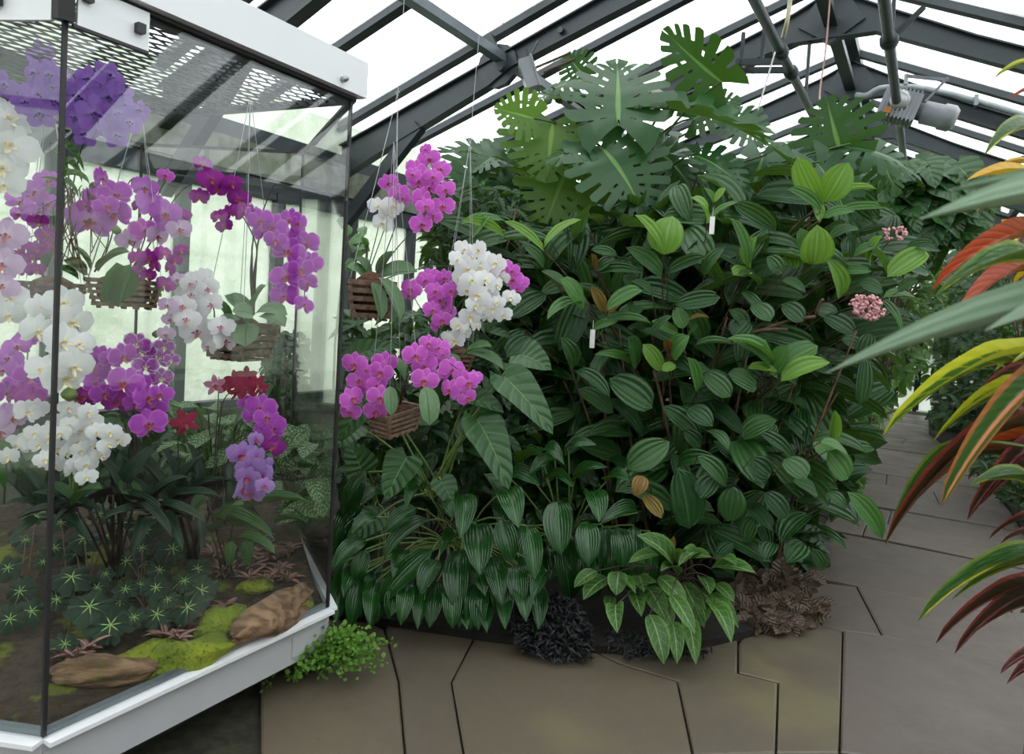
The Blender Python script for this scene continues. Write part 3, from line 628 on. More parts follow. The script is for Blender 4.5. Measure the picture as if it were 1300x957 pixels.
# expanded metal ceiling over the front of the case
zm = ZT-.01; MP = [cN+nrm(cC-cN)*.02, cT+nrm(cC-cT)*.02, np.array([-1.47, 3.2, 0]), np.array([-2.6, 3.25, 0]), cL2+nrm(cC-cL2)*.02, cL+nrm(cC-cL)*.02]
def clipline(p, d, pg):
    ts = []
    for i in range(len(pg)):
        a, c = pg[i-1], pg[i]; e = c-a; den = d[0]*e[1]-d[1]*e[0]
        if abs(den) < 1e-9: continue
        t = ((a[0]-p[0])*e[1]-(a[1]-p[1])*e[0])/den; k = ((a[0]-p[0])*d[1]-(a[1]-p[1])*d[0])/den
        if -1e-9 <= k <= 1+1e-9: ts.append(t)
    return (min(ts), max(ts)) if len(ts) >= 2 else None
b = MB(); pc = cC[:2]
for sg in (-1, 1):
    d = dv*math.cos(sg*.42)+np.array([dv[1], -dv[0], 0])*math.sin(sg*.42); e = np.array([-d[1], d[0], 0])
    for k in range(-60, 60):
        p = cC+e*k*.047; r = clipline(p, d, MP)
        if r and r[1]-r[0] > .03: b.bar(p+d*r[0]+ZU*(zm+.003*sg), p+d*r[1]+ZU*(zm+.003*sg), .0046, .0055)
part('expanded_mesh', b, M_MESH, case)
for i in range(len(MP)): b = MB(); b.bar(MP[i-1]+ZU*zm, MP[i]+ZU*zm, .022, .03); part('mesh_frame', b, M_MESH, case)
# planted ground in the case
d_ = Nd('case_soil'); ob = d_.n('TexCoord').outputs['Object']; n1 = d_.noise(4., 5., ob); n2 = d_.noise(30., 4., ob)
cs = d_.mix(d_.rng(n2, .35, .7), (.045, .028, .015), (.014, .009, .006)); cs = d_.mix(d_.rng(n1, .54, .62), cs, (.10, .12, .012))
M_CSOIL = d_.done(d_.n('BsdfPrincipled', {'Base Color': cs, 'Roughness': .95, 'Normal': d_.bump(n2, .8, .02)}).outputs[0])
def soilz(p):                                                         # rises from the front panes to the back
    ds = []
    for a, c in ((cN, cT), (cL, cN)):
        e = nrm(c-a); ds.append(-(p[0]-a[0])*e[1]+(p[1]-a[1])*e[0])
    return ZB+.01+max(0, min(min(ds), .9)-.22)*.30
b = MB(); ring = [inset(k, 0) for k in (.03, .14, .28, .42, .58, .76)]; nr = len(ring)
v = [np.array([p[0], p[1], soilz(p)+.012*math.sin(p[0]*31+p[1]*23)]) for r in ring for p in r]+[np.array([cC[0], cC[1], soilz(cC)])]
f = [(i+6*j, (i+1) % 6+6*j, (i+1) % 6+6*(j+1), i+6*(j+1)) for j in range(nr-1) for i in range(6)]+[(6*nr-6+i, 6*nr-6+(i+1) % 6, 6*nr) for i in range(6)]
f += [(6*nr+1+i, 6*nr+1+(i+1) % 6, (i+1) % 6, i) for i in range(6)]; v += [p+ZU*.2 for p in inset(.03, 0)]
b.add(v, f); part('planting_soil', b, M_CSOIL, case, True)

def soilhit(x, y, h=.02):                                             # where the view of a spot meets the case ground
    for Y in np.arange(1.95, 3.9, .01):
        p = P(x, y, Y)
        if p[2] <= soilz(p)+h: break
    return p
def lump(b, c, rx, ry, rz, ax=(1, 0, 0), n=12, m=7, rough=.18, seed=0):
    r_ = np.random.default_rng(seed); x = nrm(ax); y = nrm(np.cross(ZU, x)); z = np.cross(x, y); v = []
    ph = r_.uniform(0, 6, 8)
    for i in range(m+1):
        th = math.pi*i/m
        for j in range(n):
            a = 2*math.pi*j/n; k = 1+rough*(math.sin(3*a+ph[0]+2*th)+.6*math.sin(5*th+ph[1]+a)+.5*math.sin(7*a+ph[2]-3*th)+.35*math.sin(11*a+ph[3]+5*th))*.5
            v.append(np.asarray(c)+x*rx*math.cos(th)*(1+.3*(k-1))+y*ry*math.sin(th)*math.cos(a)*k+z*rz*math.sin(th)*math.sin(a)*k)
    b.add(v, [(i*n+j, i*n+(j+1) % n, (i+1)*n+(j+1) % n, (i+1)*n+j) for i in range(m) for j in range(n)])
d_ = Nd('cork_log'); ob = d_.n('TexCoord').outputs['Object']; n1 = d_.noise(5., 6., ob); n2 = d_.n('TexNoise', {'Vector': d_.n('Mapping', {0: ob, 3: (6, 22, 30)}).outputs[0], 'Scale': 1.2, 'Detail': 6.}).outputs[0]
cl = d_.mix(d_.rng(n2, .35, .65), (.27, .165, .095), (.10, .055, .03)); cl = d_.mix(d_.rng(n1, .56, .66), cl, (.15, .15, .02))
M_LOG = d_.done(d_.n('BsdfPrincipled', {'Base Color': cl, 'Roughness': .85, 'Normal': d_.bump(n2, .9, .02)}).outputs[0])
d_ = Nd('moss'); ob = d_.n('TexCoord').outputs['Object']; n1 = d_.noise(60., 4., ob); n2 = d_.noise(9., 3., ob)
cm = d_.mix(d_.rng(n2, .35, .65), (.13, .19, .012), (.24, .28, .02)); cm = d_.mix(d_.rng(n1, .5, .75), cm, (.05, .08, .008))
M_MOSS = d_.done(d_.n('BsdfPrincipled', {'Base Color': cm, 'Roughness': .95, 'Normal': d_.bump(n1, 1., .02)}).outputs[0])
for lab, a, c, Y0, Y1, r, sd in (('brown cork log lying at the far corner of the case', (300, 805), (392, 752), 2.62, 2.88, .075, 3), ('brown cork log at the front of the case below the begonias', (70, 850), (195, 845), 2.32, 2.42, .05, 5)):
    p0, p1 = soilhit(*a, .05), soilhit(*c, .05); cc = (p0+p1)/2-ZU*.01; b = MB(); lump(b, cc, np.linalg.norm(p1-p0)/2*1.05, r*.9, r, p1-p0, 18, 12, .35, sd)
    o = link('cork_log', b.mesh('cork_log', True), M_LOG); tag(o, lab, 'log')
for i, (x, y, w, h, Y) in enumerate(((282, 798, 36, 40, 2.62), (235, 828, 60, 26, 2.46), (190, 830, 40, 22, 2.42), (372, 768, 26, 20, 2.86), (322, 742, 24, 14, 2.9))):
    b = MB(); q = soilhit(x, y, .03); Y = q[1]; lump(b, q-ZU*.015, px(w, Y), px(w, Y)*.5, px(h, Y)*.8, (.7, .6, 0), 14, 9, .4, i+20)
    o = link('moss_cushion', b.mesh('moss_cushion', True), M_MOSS)
    tag(o, ['bright green moss mound beside the brown log', 'long moss mound along the lower glass edge', 'small moss mound right of the front log', 'moss tuft at the foot of the case corner', 'moss patch on top of the far log'][i], 'moss')

# star begonias
def lobedgeo(n=7, k=.22, seed=0):
    v = [(0, 0, .0)]; uv = [(.5, .5)]; m = n*6
    for rr in (.55, 1.):
        for j in range(m):
            a = 2*math.pi*j/m; q = 2*abs((a*n/(2*math.pi)) % 1-.5); r = rr*.5*(1-k*rr*q**1.0+.05*rr*(1-2*(j % 2)))*(1-.18*max(0, math.cos(a-math.pi/2))**6*rr)
            v.append((r*math.cos(a), r*math.sin(a), -.10*rr**2+.035*rr*math.sin(a*3+seed))); uv.append((.5+r*math.cos(a), .5+r*math.sin(a)))
    f = [(0, 1+j, 1+(j+1) % m) for j in range(m)]+[(1+j, 1+m+j, 1+m+(j+1) % m, 1+(j+1) % m) for j in range(m)]
    b = MB(); b.add(v, f, uv); mm = b.mesh('leaf', True); mm.materials.append(L_BEG); return mm
BEG = [lobedgeo(7, .26, 0), lobedgeo(7, .32, 2), lobedgeo(6, .22, 4)]
bl = [(205,445,180),(295,595,170),(400,690,180),(170,785,110),(635,635,140),(790,600,150),(860,515,140),(775,465,100),(480,365,120),(265,250,140),(385,238,110),(453,172,100),(570,210,130),(715,305,130),(630,500,110),(548,487,80),(475,508,100),(450,570,110),(340,130,90),(840,405,110),(375,430,70),(0,620,130),(25,140,80),(60,370,80),(-60,520,120),(-110,660,120),(-120,400,110),(120,300,100),(150,170,90),(230,330,100),(560,380,110),(650,410,100),(330,500,110),(520,650,100),(-30,260,90),(130,560,110),(560,300,90),(690,560,90)]
groups3 = [(lambda x: x < 130, 'dark star begonia with pale starry centres behind the left pane'), (lambda x: 130 <= x < 450, 'dark star begonia with pale starry centres behind the case door'), (lambda x: x >= 450, 'dark star begonia with pale starry centres beside the pink ground plants')]
for test, lab in groups3:
    mine = [q for q in bl if test(q[0])]; cx_ = sum(q[0] for q in mine)/len(mine)
    root = P(40+cx_/3.988, 620+560/3.988, 2.58); root[2] = soilz(root)
    t = thing('star_begonia', root, lab, 'begonia')
    for x, y, s in mine:
        X, Yp = 40+x/3.988, 620+y/3.988; Yd = soilhit(X, Yp, random.uniform(.07, .14))[1]
        p = P(X, Yp, Yd); D = px(s/3.988, Yd)*1.42; n = facing(p, .75, .9, .22); xx = nrm(np.cross(n, (random.gauss(0, 1), .3, .2))); yy = np.cross(n, xx)
        M = Matrix(((xx[0]*D, yy[0]*D, n[0]*D, p[0]-root[0]), (xx[1]*D, yy[1]*D, n[1]*D, p[1]-root[1]), (xx[2]*D, yy[2]*D, n[2]*D, p[2]-root[2]), (0, 0, 0, 1)))
        link('leaf', random.choice(BEG), None, t, M)
        b = MB(); b.tube(curve(root+rng.normal(0, .03, 3)*np.array([1, 1, 0]), p-n*.004, (0, 0, .03), 5), .003, 4); part('petiole', b, M_BROWNSTEM, t, True)

# rosettes of earth stars
L_EARTH = lmat('pink_earth_star', (.26, .13, .11), (.36, .22, .19), (.10, .03, .035), 'none', mid=(.07, .035, .03), midw=.35, rough=.55, trans=.1, edge=(.16, .07, .06), ew=.75)
gE = leafgeo('lance', .3, .6, 2, 4, .02)
es = sample([(268, 700), (330, 690), (378, 700), (372, 745), (310, 760), (262, 752)], 22)+[(210, 812), (262, 792), (240, 800), (130, 800), (110, 828), (225, 815), (285, 775), (95, 838)]
for i, (x, y) in enumerate(es):
    c = soilhit(x, y, .025)
    t = thing('earth_star', c, 'small pinkish brown earth star rosette among the pebbly ground plants' if i < 22 else 'single pinkish earth star rosette under the begonias', 'bromeliad', 'earth stars on the case floor' if i < 22 else 'earth stars under the begonias')
    for k in range(9):
        a = k*.698+random.uniform(-.3, .3); d = np.array([math.cos(a), math.sin(a), random.uniform(.15, .7)]); L = random.uniform(.055, .095)
        leaf(t, gE, L_EARTH, c, c+nrm(d)*L, .024, ZU+d*.2)

# dark strap leaved plants in the case
def C3(x, y): return x/2.826, 570+y/2.826
def strapplant(name, lab, base, lv, mat, geo, root=None, cat='plant', n=(1., .5)):
    t = thing(name, base, lab, cat)
    for x0, y0, x1, y1, w, Y0, Y1 in lv:
        p0, p1 = P(x0, y0, Y0), P(x1, y1, Y1); leaf(t, geo, mat, p0, p1, px(w, (Y0+Y1)/2), facing((p0+p1)/2, n[0], n[1], .2))
        b = MB(); b.tube(curve(np.asarray(base)+rng.normal(0, .015, 3)*np.array([1, 1, 0]), p0, (0, 0, .01), 4), .005, 5); part('stem', b, M_REDSTEM, t, True)
    return t
gS = leafgeo('strap', .35, 1.1, 4, 9, .01); gS2 = leafgeo('lance', .3, .9, 4, 8, .01)
sb = P(150, 640, 2.75); sb[2] = soilz(sb)
strapplant('dark_cordyline', 'dark cordyline with arching near black strap leaves above the begonias', sb,
 [(*C3(405, 165), *C3(180, 285), 17, 2.62, 2.40), (*C3(480, 200), *C3(618, 318), 20, 2.66, 2.58), (*C3(440, 210), *C3(330, 10), 22, 2.68, 2.70), (*C3(455, 220), *C3(430, 5), 20, 2.72, 2.78), (*C3(450, 120), *C3(560, -15), 24, 2.66, 2.72),
  (*C3(420, 150), *C3(330, -40), 18, 2.78, 2.85), (120, 640, 60, 560, 18, 2.6, 2.6), (130, 640, 96, 590, 20, 2.7, 2.75), (115, 650, 40, 625, 16, 2.5, 2.4), (160, 620, 120, 560, 18, 2.8, 2.9), (150, 625, 185, 580, 20, 2.8, 2.85), (140, 640, 210, 650, 18, 2.7, 2.65), (100, 650, 20, 660, 18, 2.5, 2.4)], L_CORD, gS, cat='cordyline')
sb2 = P(250, 660, 2.95); sb2[2] = soilz(sb2)
strapplant('dark_cordyline', 'dark cordyline with broad blackish leaves below the crimson orchid flower', sb2,
 [(220, 655, 165, 580, 18, 2.85, 2.8), (225, 650, 262, 575, 20, 2.9, 2.9), (235, 650, 205, 570, 16, 3., 3.1), (230, 655, 300, 610, 20, 2.9, 2.85), (245, 660, 275, 600, 18, 3.0, 3.0), (240, 665, 190, 640, 18, 2.85, 2.75), (250, 640, 236, 560, 18, 3.05, 3.1), (252, 660, 255, 700, 16, 2.9, 2.8), (265, 650, 330, 655, 18, 3., 2.95), (285, 590, 287, 640, 22, 2.95, 2.9), (215, 640, 150, 620, 18, 2.8, 2.75)], L_CORD, gS, cat='cordyline')
L_GREENST = lmat('fresh_strap_leaf', (.02, .085, .015), (.03, .11, .02), (.03, .10, .02), 'par', 4, .4, rough=.3, trans=.15, bump=.3)
sb3 = P(290, 690, 2.95); sb3[2] = soilz(sb3)
strapplant('green_strap_plant', 'green strap leaved plant arching towards the case corner', sb3,
 [(*C3(770, 250), *C3(985, 325), 26, 2.85, 2.75), (*C3(840, 250), *C3(1110, 190), 22, 2.95, 2.95), (*C3(985, 270), *C3(1105, 268), 9, 3.0, 2.98), (*C3(760, 300), *C3(960, 300), 20, 2.9, 2.8), (*C3(850, 330), *C3(990, 380), 24, 2.85, 2.8), (*C3(870, 330), *C3(880, 420), 22, 2.85, 2.85), (*C3(830, 330), *C3(825, 420), 16, 2.8, 2.8), (*C3(740, 170), *C3(690, 225), 24, 2.85, 2.8)], L_GREENST, gS, cat='plant')
sb4 = soilhit(60, 690); sb4 = sb4+np.array([0, .25, .02])
strapplant('dark_cordyline', 'dark cordyline half hidden behind the left pane under the white orchids', sb4,
 [(60, 640, 25, 590, 20, 2.5, 2.5), (66, 640, 70, 580, 22, 2.6, 2.65), (60, 650, 5, 640, 20, 2.5, 2.4), (70, 650, 105, 600, 20, 2.6, 2.65), (40, 640, -10, 600, 22, 2.6, 2.6), (75, 655, 130, 650, 18, 2.5, 2.45), (50, 660, 10, 690, 18, 2.45, 2.35), (80, 660, 115, 690, 18, 2.5, 2.4), (30, 620, 10, 560, 22, 2.7, 2.75)], L_CORD, gS, cat='cordyline')
sb5 = soilhit(190, 670); sb5 = sb5+np.array([0, .12, .02])
strapplant('dark_cordyline', 'dark cordyline between the begonias and the magenta orchid', sb5,
 [(190, 640, 150, 600, 22, 2.75, 2.75), (195, 640, 240, 605, 22, 2.75, 2.75), (185, 650, 130, 660, 20, 2.7, 2.6), (200, 650, 262, 665, 20, 2.7, 2.65), (190, 640, 192, 580, 22, 2.85, 2.9), (180, 645, 110, 625, 20, 2.7, 2.65), (205, 655, 232, 700, 20, 2.7, 2.6), (185, 655, 165, 705, 20, 2.65, 2.55), (215, 640, 280, 630, 20, 2.8, 2.8), (170, 630, 130, 580, 20, 2.8, 2.85)], L_CORD, gS, cat='cordyline')
# silver patterned plants at the back of the case
gA = leafgeo('ov', .2, .6, 4, 7, .012)
def patch(name, lab, cat, poly, n, Y0, Y1, ln, wr, geo, mat, rootpx, dirf=None, group=None, stemm=None, up=.8, cc=.7):
    Ym = (Y0+Y1)/2; root = P(*rootpx, Ym); 
    t = thing(name, root, lab, cat, group); b = MB()
    for x, y in sample(poly, n):
        Y = random.uniform(Y0, Y1); p = P(x, y, Y); L = px(random.uniform(*ln), Y)
        d = dirf(p, root) if dirf else nrm((p-root)*np.array([1, 1, .4])+np.array([0, -.3, -.15])+rng.normal(0, .25, 3))
        leaf(t, geo if not isinstance(geo, list) else random.choice(geo), mat if not isinstance(mat, list) else random.choice(mat), p-d*L/2, p+d*L/2, L*random.uniform(*wr), facing(p, up, cc, .25))
        b.tube(curve(root, p-d*L/2, (0, 0, .04), 4), .0035, 4, False)
    part('stem', b, stemm or M_GREENSTEM, t, True, label=None)
    return t
patch('silver_aglaonema', 'silver patterned foliage plant at the right corner of the case', 'plant', [(332, 560), (372, 545), (418, 560), (420, 640), (372, 655), (340, 610)], 52, 3.1, 3.5, (38, 54), (.48, .62), gA, L_AGL, (372, 660))
patch('silver_aglaonema', 'silver patterned foliage plant under the crimson orchid spray', 'plant', [(205, 515), (260, 520), (340, 520), (345, 560), (330, 600), (250, 590), (200, 560)], 50, 3.2, 3.55, (32, 46), (.45, .58), gA, L_AGL, (270, 640))

# ------------------------------------------------------------------ orchids and baskets inside the case
gh = 'hanging baskets in the show case'
basket('slatted basket with broad leaf hanging in the middle of the case', 110, 352, 205, 392, 2.75, .55, None, ((178, 130), 2.75))
basket('slatted basket half hidden by the case corner seal', 28, 355, 106, 398, 2.85, .5, None, ((62, 110), 2.85))
basket('slatted basket hanging by the white purple lipped orchid', 268, 405, 342, 458, 3.0, -.35, None, ((318, 120), 3.0), M_SLAT)
orchid('moth_orchid', 'lilac magenta moth orchid with large flowers right of the corner seal', P(120, 345, 2.72), 2.62,
 [(115,280,54,'pal'),(120,250,36),(146,247,38),(147,271,42),(129,227,32),(135,262,30),(108,262,20,'drk')], [[(128, 330), (138, 300), (134, 250)], [(135, 320), (160, 240), (170, 225)]],
 [(140, 385, 148, 333, 48, -.1), (150, 390, 167, 335, 26, -.1), (110, 350, 80, 330, 26, .05), (115, 345, 90, 312, 20, .05), (100, 355, 72, 340, 24, 0), (125, 345, 165, 320, 24, .1)], 'mag', buds=[(148, 292, 12), (118, 235, 9)])
orchid('moth_orchid', 'pale lilac moth orchid with small flowers over the middle basket', P(165, 345, 2.8), 2.72,
 [(184,238,30),(193,260,42),(210,271,36),(228,291,30,'gho'),(164,306,32,'gho'),(184,293,36,'pnk'),(210,223,20,'pnk'),(200,300,30,'gho'),(215,285,28),(176,262,18,'drk'),(232,273,20,'drk')], [[(170, 310), (190, 280), (205, 262)], [(178, 320), (200, 250), (212, 226)], [(190, 310), (222, 252), (250, 228)]], [(170, 350, 205, 330, 26, .1)], 'pal')
orchid('moth_orchid', 'dark magenta moth orchid dangling over the middle basket', P(185, 352, 2.72), 2.66,
 [(173,328,22),(188,328,26),(208,322,24),(215,341,22),(177,346,22),(188,350,22),(210,361,22),(230,318,18),(196,338,20),(222,330,18)], [[(180, 335), (195, 322), (212, 330)]], [], 'drk')
orchid('moth_orchid', 'long arching spray of magenta moth orchid flowers across the case', P(322, 400, 3.02), 2.92,
 [(257,208,22,'drk'),(268,228,32,'drk'),(287,239,32,'drk'),(304,253,28,'drk'),(253,250,24,'drk'),(295,233,24,'drk'),(278,275,22,'drk'),(292,270,22,'drk'),(285,287,20,'drk'),(310,270,28,'drk'),(276,240,24,'drk'),(322,275,34),(331,280,32),(347,289,40),(368,280,34),(379,284,28),(389,310,34),(366,319,42),(395,333,30),(382,342,32),(364,352,42),(361,376,36),(391,360,26),(386,387,26),(335,296,26),(350,305,28),(374,300,26)],
 [[(322, 350), (325, 310), (300, 262), (262, 215)], [(325, 340), (330, 300), (350, 290), (372, 300), (386, 345), (386, 385)], [(320, 330), (323, 300), (345, 240), (355, 235)], [(318, 350), (321, 308), (322, 290)]],
 [(318, 405, 285, 375, 30, .05), (322, 400, 338, 362, 34, .1), (322, 400, 295, 395, 30, -.1), (324, 398, 365, 400, 26, -.05), (315, 412, 300, 388, 30, -.05), (328, 402, 362, 415, 28, -.12), (315, 410, 312, 440, 34, -.1), (305, 405, 278, 412, 26, -.05)], 'mag', stemr=.0035, leafm=L_ORCHP, dy=.07)
orchid('moth_orchid', 'white moth orchid with purple lips hanging left of a basket', P(270, 415, 2.9), 2.8,
 [(249,357,28),(264,366,28),(243,374,36),(268,386,30),(246,397,42),(251,421,44),(281,415,32),(286,433,32),(265,440,24),(237,405,32),(232,388,30),(240,360,24),(258,350,22),(213,388,24,'gho'),(211,424,22,'gho'),(216,405,20,'gho'),(225,355,20,'gho')], [[(272, 395), (262, 370), (246, 352), (228, 345)], [(285, 405), (284, 430)]], [(290, 415, 272, 380, 20, .1)], 'whp')
orchid('moth_orchid', 'large white moth orchid with yellow centres at the case corner', P(95, 530, 2.5), 2.38,
 [(81,384,44),(92,408,48),(80,433,50),(82,480,54),(94,465,48),(100,437,40),(88,452,44),(56,469,42),(48,420,44),(68,400,36)], [[(96, 505), (104, 450), (92, 395), (76, 372)]], [], 'wht', buds=[(88, 500, 20)], dy=.06)
w4 = [(77,550),(99,560),(124,548),(84,575),(50,565),(73,569),(57,583),(99,588),(110,606),(103,539),(117,536),(81,534),(87,518),(114,566),(38,561),(65,545),(122,549),(137,564),(151,558),(104,572),(110,590),(89,540),(101,546),(70,590),(62,556),(92,596),(128,578),(140,549),(45,550),(112,524),(96,528)]
orchid('moth_orchid', 'many flowered small white moth orchid low in the case', P(90, 640, 2.45), 2.42, [(x, y, 25) for x, y in w4], [[(88, 600), (80, 540), (60, 545), (42, 560)], [(94, 600), (100, 535), (125, 540), (150, 560)], [(95, 600), (98, 560), (110, 605)]], [(92, 640, 60, 615, 24, 0), (95, 640, 130, 620, 24, 0), (90, 640, 80, 600, 22, .1)], 'wht', dy=.06)
orchid('moth_orchid', 'vivid magenta moth orchid in the middle of the case', P(172, 640, 2.85), 2.72,
 [(159,486,44),(187,505,40),(189,538,42),(156,452,36),(117,469,42),(120,487,36),(126,455,36),(149,510,36,'drk'),(108,503,32,'drk'),(142,457,32),(204,501,30),(172,513,28),(132,500,32),(112,448,26,'drk'),(98,505,28,'drk'),(175,485,30),(196,518,30)], [[(175, 590), (172, 540), (185, 490), (190, 535)], [(170, 590), (152, 520), (128, 500), (95, 520)], [(178, 590), (165, 520), (150, 455)]], [(175, 640, 150, 610, 24, 0)], 'mag', dy=.07)
orchid('moth_orchid', 'white edged purple spotted moth orchid above the magenta one', P(185, 640, 2.95), 2.86, [(174,437,32),(198,454,40),(181,446,30),(205,480,28),(218,457,20),(185,465,30),(209,440,24)], [[(190, 560), (200, 480), (195, 445), (205, 425)]], [], 'spt', buds=[(198, 424, 10), (212, 432, 9)], dy=.05)
orchid('moth_orchid', 'purple moth orchid low behind the left pane', P(20, 620, 2.55), 2.5, [(39,477,36),(8,499,36),(19,490,30),(39,507,32,'drk'),(30,500,30,'drk'),(35,430,26,'pal'),(46,424,22,'pal'),(11,455,30,'pal'),(50,495,30),(25,468,30,'pal'),(5,470,28,'pal'),(22,440,30,'pal')], [[(25, 560), (30, 500), (35, 450), (38, 425)]], [(20, 600, -10, 560, 24, 0), (25, 605, 60, 580, 22, .1)], 'mag')
orchid('moth_orchid', 'pale pink and white moth orchid at the left edge low behind the pane', P(5, 640, 2.5), 2.45, [(8,527,36),(16,530,38),(35,523,34,'wht'),(24,564,30,'wht'),(10,580,26,'wht'),(0,548,34),(46,520,30,'wht')], [[(8, 590), (12, 540), (30, 520)]], [(5, 620, -20, 590, 24, 0)], 'gho')
orchid('moth_orchid', 'lilac moth orchid hanging high behind the left pane', P(45, 330, 2.72), 2.65, [(44,244,30),(25,257,32),(61,259,28),(60,229,28),(25,272,24),(50,268,22),(36,246,26)], [[(48, 300), (55, 260), (40, 240), (24, 262)]], [(60, 340, 80, 320, 24, .1)], 'pal')
orchid('moth_orchid', 'dark magenta moth orchid behind the left pane over a basket', P(55, 352, 2.78), 2.72, [(48,282,24),(59,298,24),(32,314,24),(46,316,22),(56,322,22),(32,342,22),(45,343,22),(21,300,20),(40,328,22),(25,325,18),(62,310,18)], [[(52, 330), (48, 300), (30, 305)]], [], 'drk')
orchid('moth_orchid', 'very pale pink moth orchid at the left edge at mid height', P(0, 400, 2.45), 2.4, [(7,298,46),(3,335,44),(-8,315,44),(14,380,40,'wht'),(11,400,36,'wht'),(3,362,36),(52,390,36,'wht')], [[(4, 370), (6, 310), (0, 290)]], [], 'gho', dy=.04)
orchid('moth_orchid', 'large white moth orchid at the left edge near the vanda', P(-15, 260, 2.42), 2.36, [(10,150,60),(14,184,58),(2,212,56),(-20,165,60),(5,235,44)], [[(-5, 230), (0, 180), (5, 150)]], [], 'wht', dy=.04)
vt = orchid('vanda_orchid', 'violet vanda orchid with broad flowers at the top of the case', P(92, 300, 2.6), 2.5,
 [(52,72,46),(43,93,40),(47,120,46),(99,122,52),(139,96,44),(137,124,46),(120,144,52),(150,144,40),(177,140,28),(50,144,44),(4,108,42),(147,172,36),(124,158,44),(95,150,40),(112,100,36),(82,98,34),(70,128,40),(165,155,34),(32,130,36),(62,95,36),(155,120,32),(108,170,36)],
 [[(90, 250), (85, 190), (100, 140), (60, 100)], [(92, 240), (110, 170), (140, 120)]], [], 'van', kind='vanda', scale=1.0, dy=.12)
for x0, y0, x1, y1, w, Y in ((78, 186, 107, 218, 10, 2.5), (78, 205, 104, 232, 9, 2.55), (78, 226, 114, 234, 10, 2.5), (78, 232, 100, 252, 8, 2.5), (82, 215, 60, 190, 9, 2.6), (84, 240, 50, 226, 8, 2.6)):
    leaf(vt, gS, L_BACKL, P(x0, y0, Y), P(x1, y1, Y-.05), px(w, Y), facing(P(x0, y0, Y), 1, .4, .1))
b = MB()
for k in range(24):
    p = P(90+random.uniform(-10, 22), 230+random.uniform(0, 20), 2.6); b.tube(spline([p, p+np.array([random.gauss(0, .03), random.gauss(0, .03), -.10]), p+np.array([random.gauss(0, .06), random.gauss(0, .04), -.22-random.random()*.1])], 3), .002, 4, False)
part('aerial_root', b, M_BROWNSTEM, vt, True)
orchid('crimson_orchid', 'crimson pink orchid spray in front of the frosted window', P(270, 640, 3.05), 2.98, [(273,489,26,'rdp'),(288,491,22),(298,483,26),(313,477,26),(313,493,30),(325,487,26),(301,498,22),(332,492,18),(306,488,24)], [[(272, 600), (277, 510), (278, 478)], [(274, 600), (282, 515), (300, 495), (330, 488)]], [], 'red', kind='star')
orchid('crimson_orchid', 'single crimson star shaped orchid flower above dark leaves', P(225, 640, 2.9), 2.84, [(234.5,536,34)], [[(228, 600), (226, 560), (234, 542)]], [], 'red', kind='star', buds=[(222, 548, 6)])
orchid('moth_orchid', 'bright purple moth orchid drooping over silver foliage', P(300, 650, 3.05), 3.0, [(331,518,38),(344,544,38),(346,566,32,'drk'),(311,510,18),(323,528,28),(338,530,30),(334,552,24)], [[(300, 600), (298, 545), (315, 528), (332, 520), (346, 560)]], [(300, 640, 285, 600, 22, 0)], 'mag')
orchid('moth_orchid', 'lilac moth orchid with purple veined petals drooping near the corner', P(285, 665, 2.8), 2.72, [(307,577,36),(325,581,32),(319,596,40),(332,604,30),(307,621,38),(319,626,34),(336,617,24),(325,558,22),(337,592,24),(314,606,30)], [[(284, 610), (296, 565), (312, 552), (326, 560), (322, 600)]], [(285, 660, 310, 640, 20, 0)], 'lil')

# ------------------------------------------------------------------ hanging orchids outside the case
basket('slatted basket with pink and white orchids hanging right of the case', 438, 352, 503, 408, 3.38, .25, None, ((505, 118), 3.38, (516, -40)), M_SLATP)
basket('slatted basket hanging behind the white orchid cascade', 548, 440, 602, 472, 3.5, .2, None, ((597, 178), 3.5, (612, 0)), M_SLAT)
basket('tilted slatted basket with magenta orchids low right of the case', 472, 515, 530, 550, 3.2, .75, None, ((500, 180), 3.2), M_SLATP, tilt=.22)
b2 = P(470, 362, 3.36)
orchid('moth_orchid', 'pink moth orchid with tall upright sprays in the upper basket', b2, 3.36,
 [(545,202,28),(560,215,26),(528,215,26),(532,230,30),(545,238,24),(566,241,25),(535,252,30),(562,262,30),(551,274,22),(535,285,30),(540,190,18),(524,222,22),(493,232,24),(506,246,28),(512,252,20),(550,225,24),(540,262,24)],
 [[(500, 320), (538, 275), (556, 240), (545, 200)], [(490, 320), (510, 255), (495, 232)], [(515, 345), (560, 338), (580, 340)]],
 [(480, 352, 508, 408, 20, -.1), (472, 358, 484, 406, 18, -.12), (478, 355, 530, 345, 30, .05), (465, 352, 440, 338, 26, .05), (470, 352, 450, 326, 18, .1), (480, 350, 500, 318, 14, .1)], 'pnk', dy=.06, leafm=L_ORCHP)
orchid('moth_orchid', 'white moth orchid stem in the upper basket under the pink blooms', P(462, 362, 3.4), 3.4, [(480,262,26),(499,262,28),(486,284,26),(492,272,22),(503,252,18)], [[(474, 330), (488, 290), (494, 262)], [(470, 330), (480, 290), (482, 265)]], [], 'wht', dy=.03)
n4 = [(589,317,26),(608,317,26),(597,327,32),(581,330,26),(619,330,26),(630,334,26),(594,341,32),(610,339,30),(622,345,28),(585,353,28),(600,356,32),(616,356,30),(594,369,28),(608,375,30),(622,375,28),(625,392,26),(613,386,26),(639,353,18),(649,378,23),(639,400,23),(597,402,28),(610,397,22),(605,413,20),(583,413,26),(588,424,22),(577,432,28),(569,427,18),(630,362,24),(604,388,26),(618,402,20),(632,384,20)]
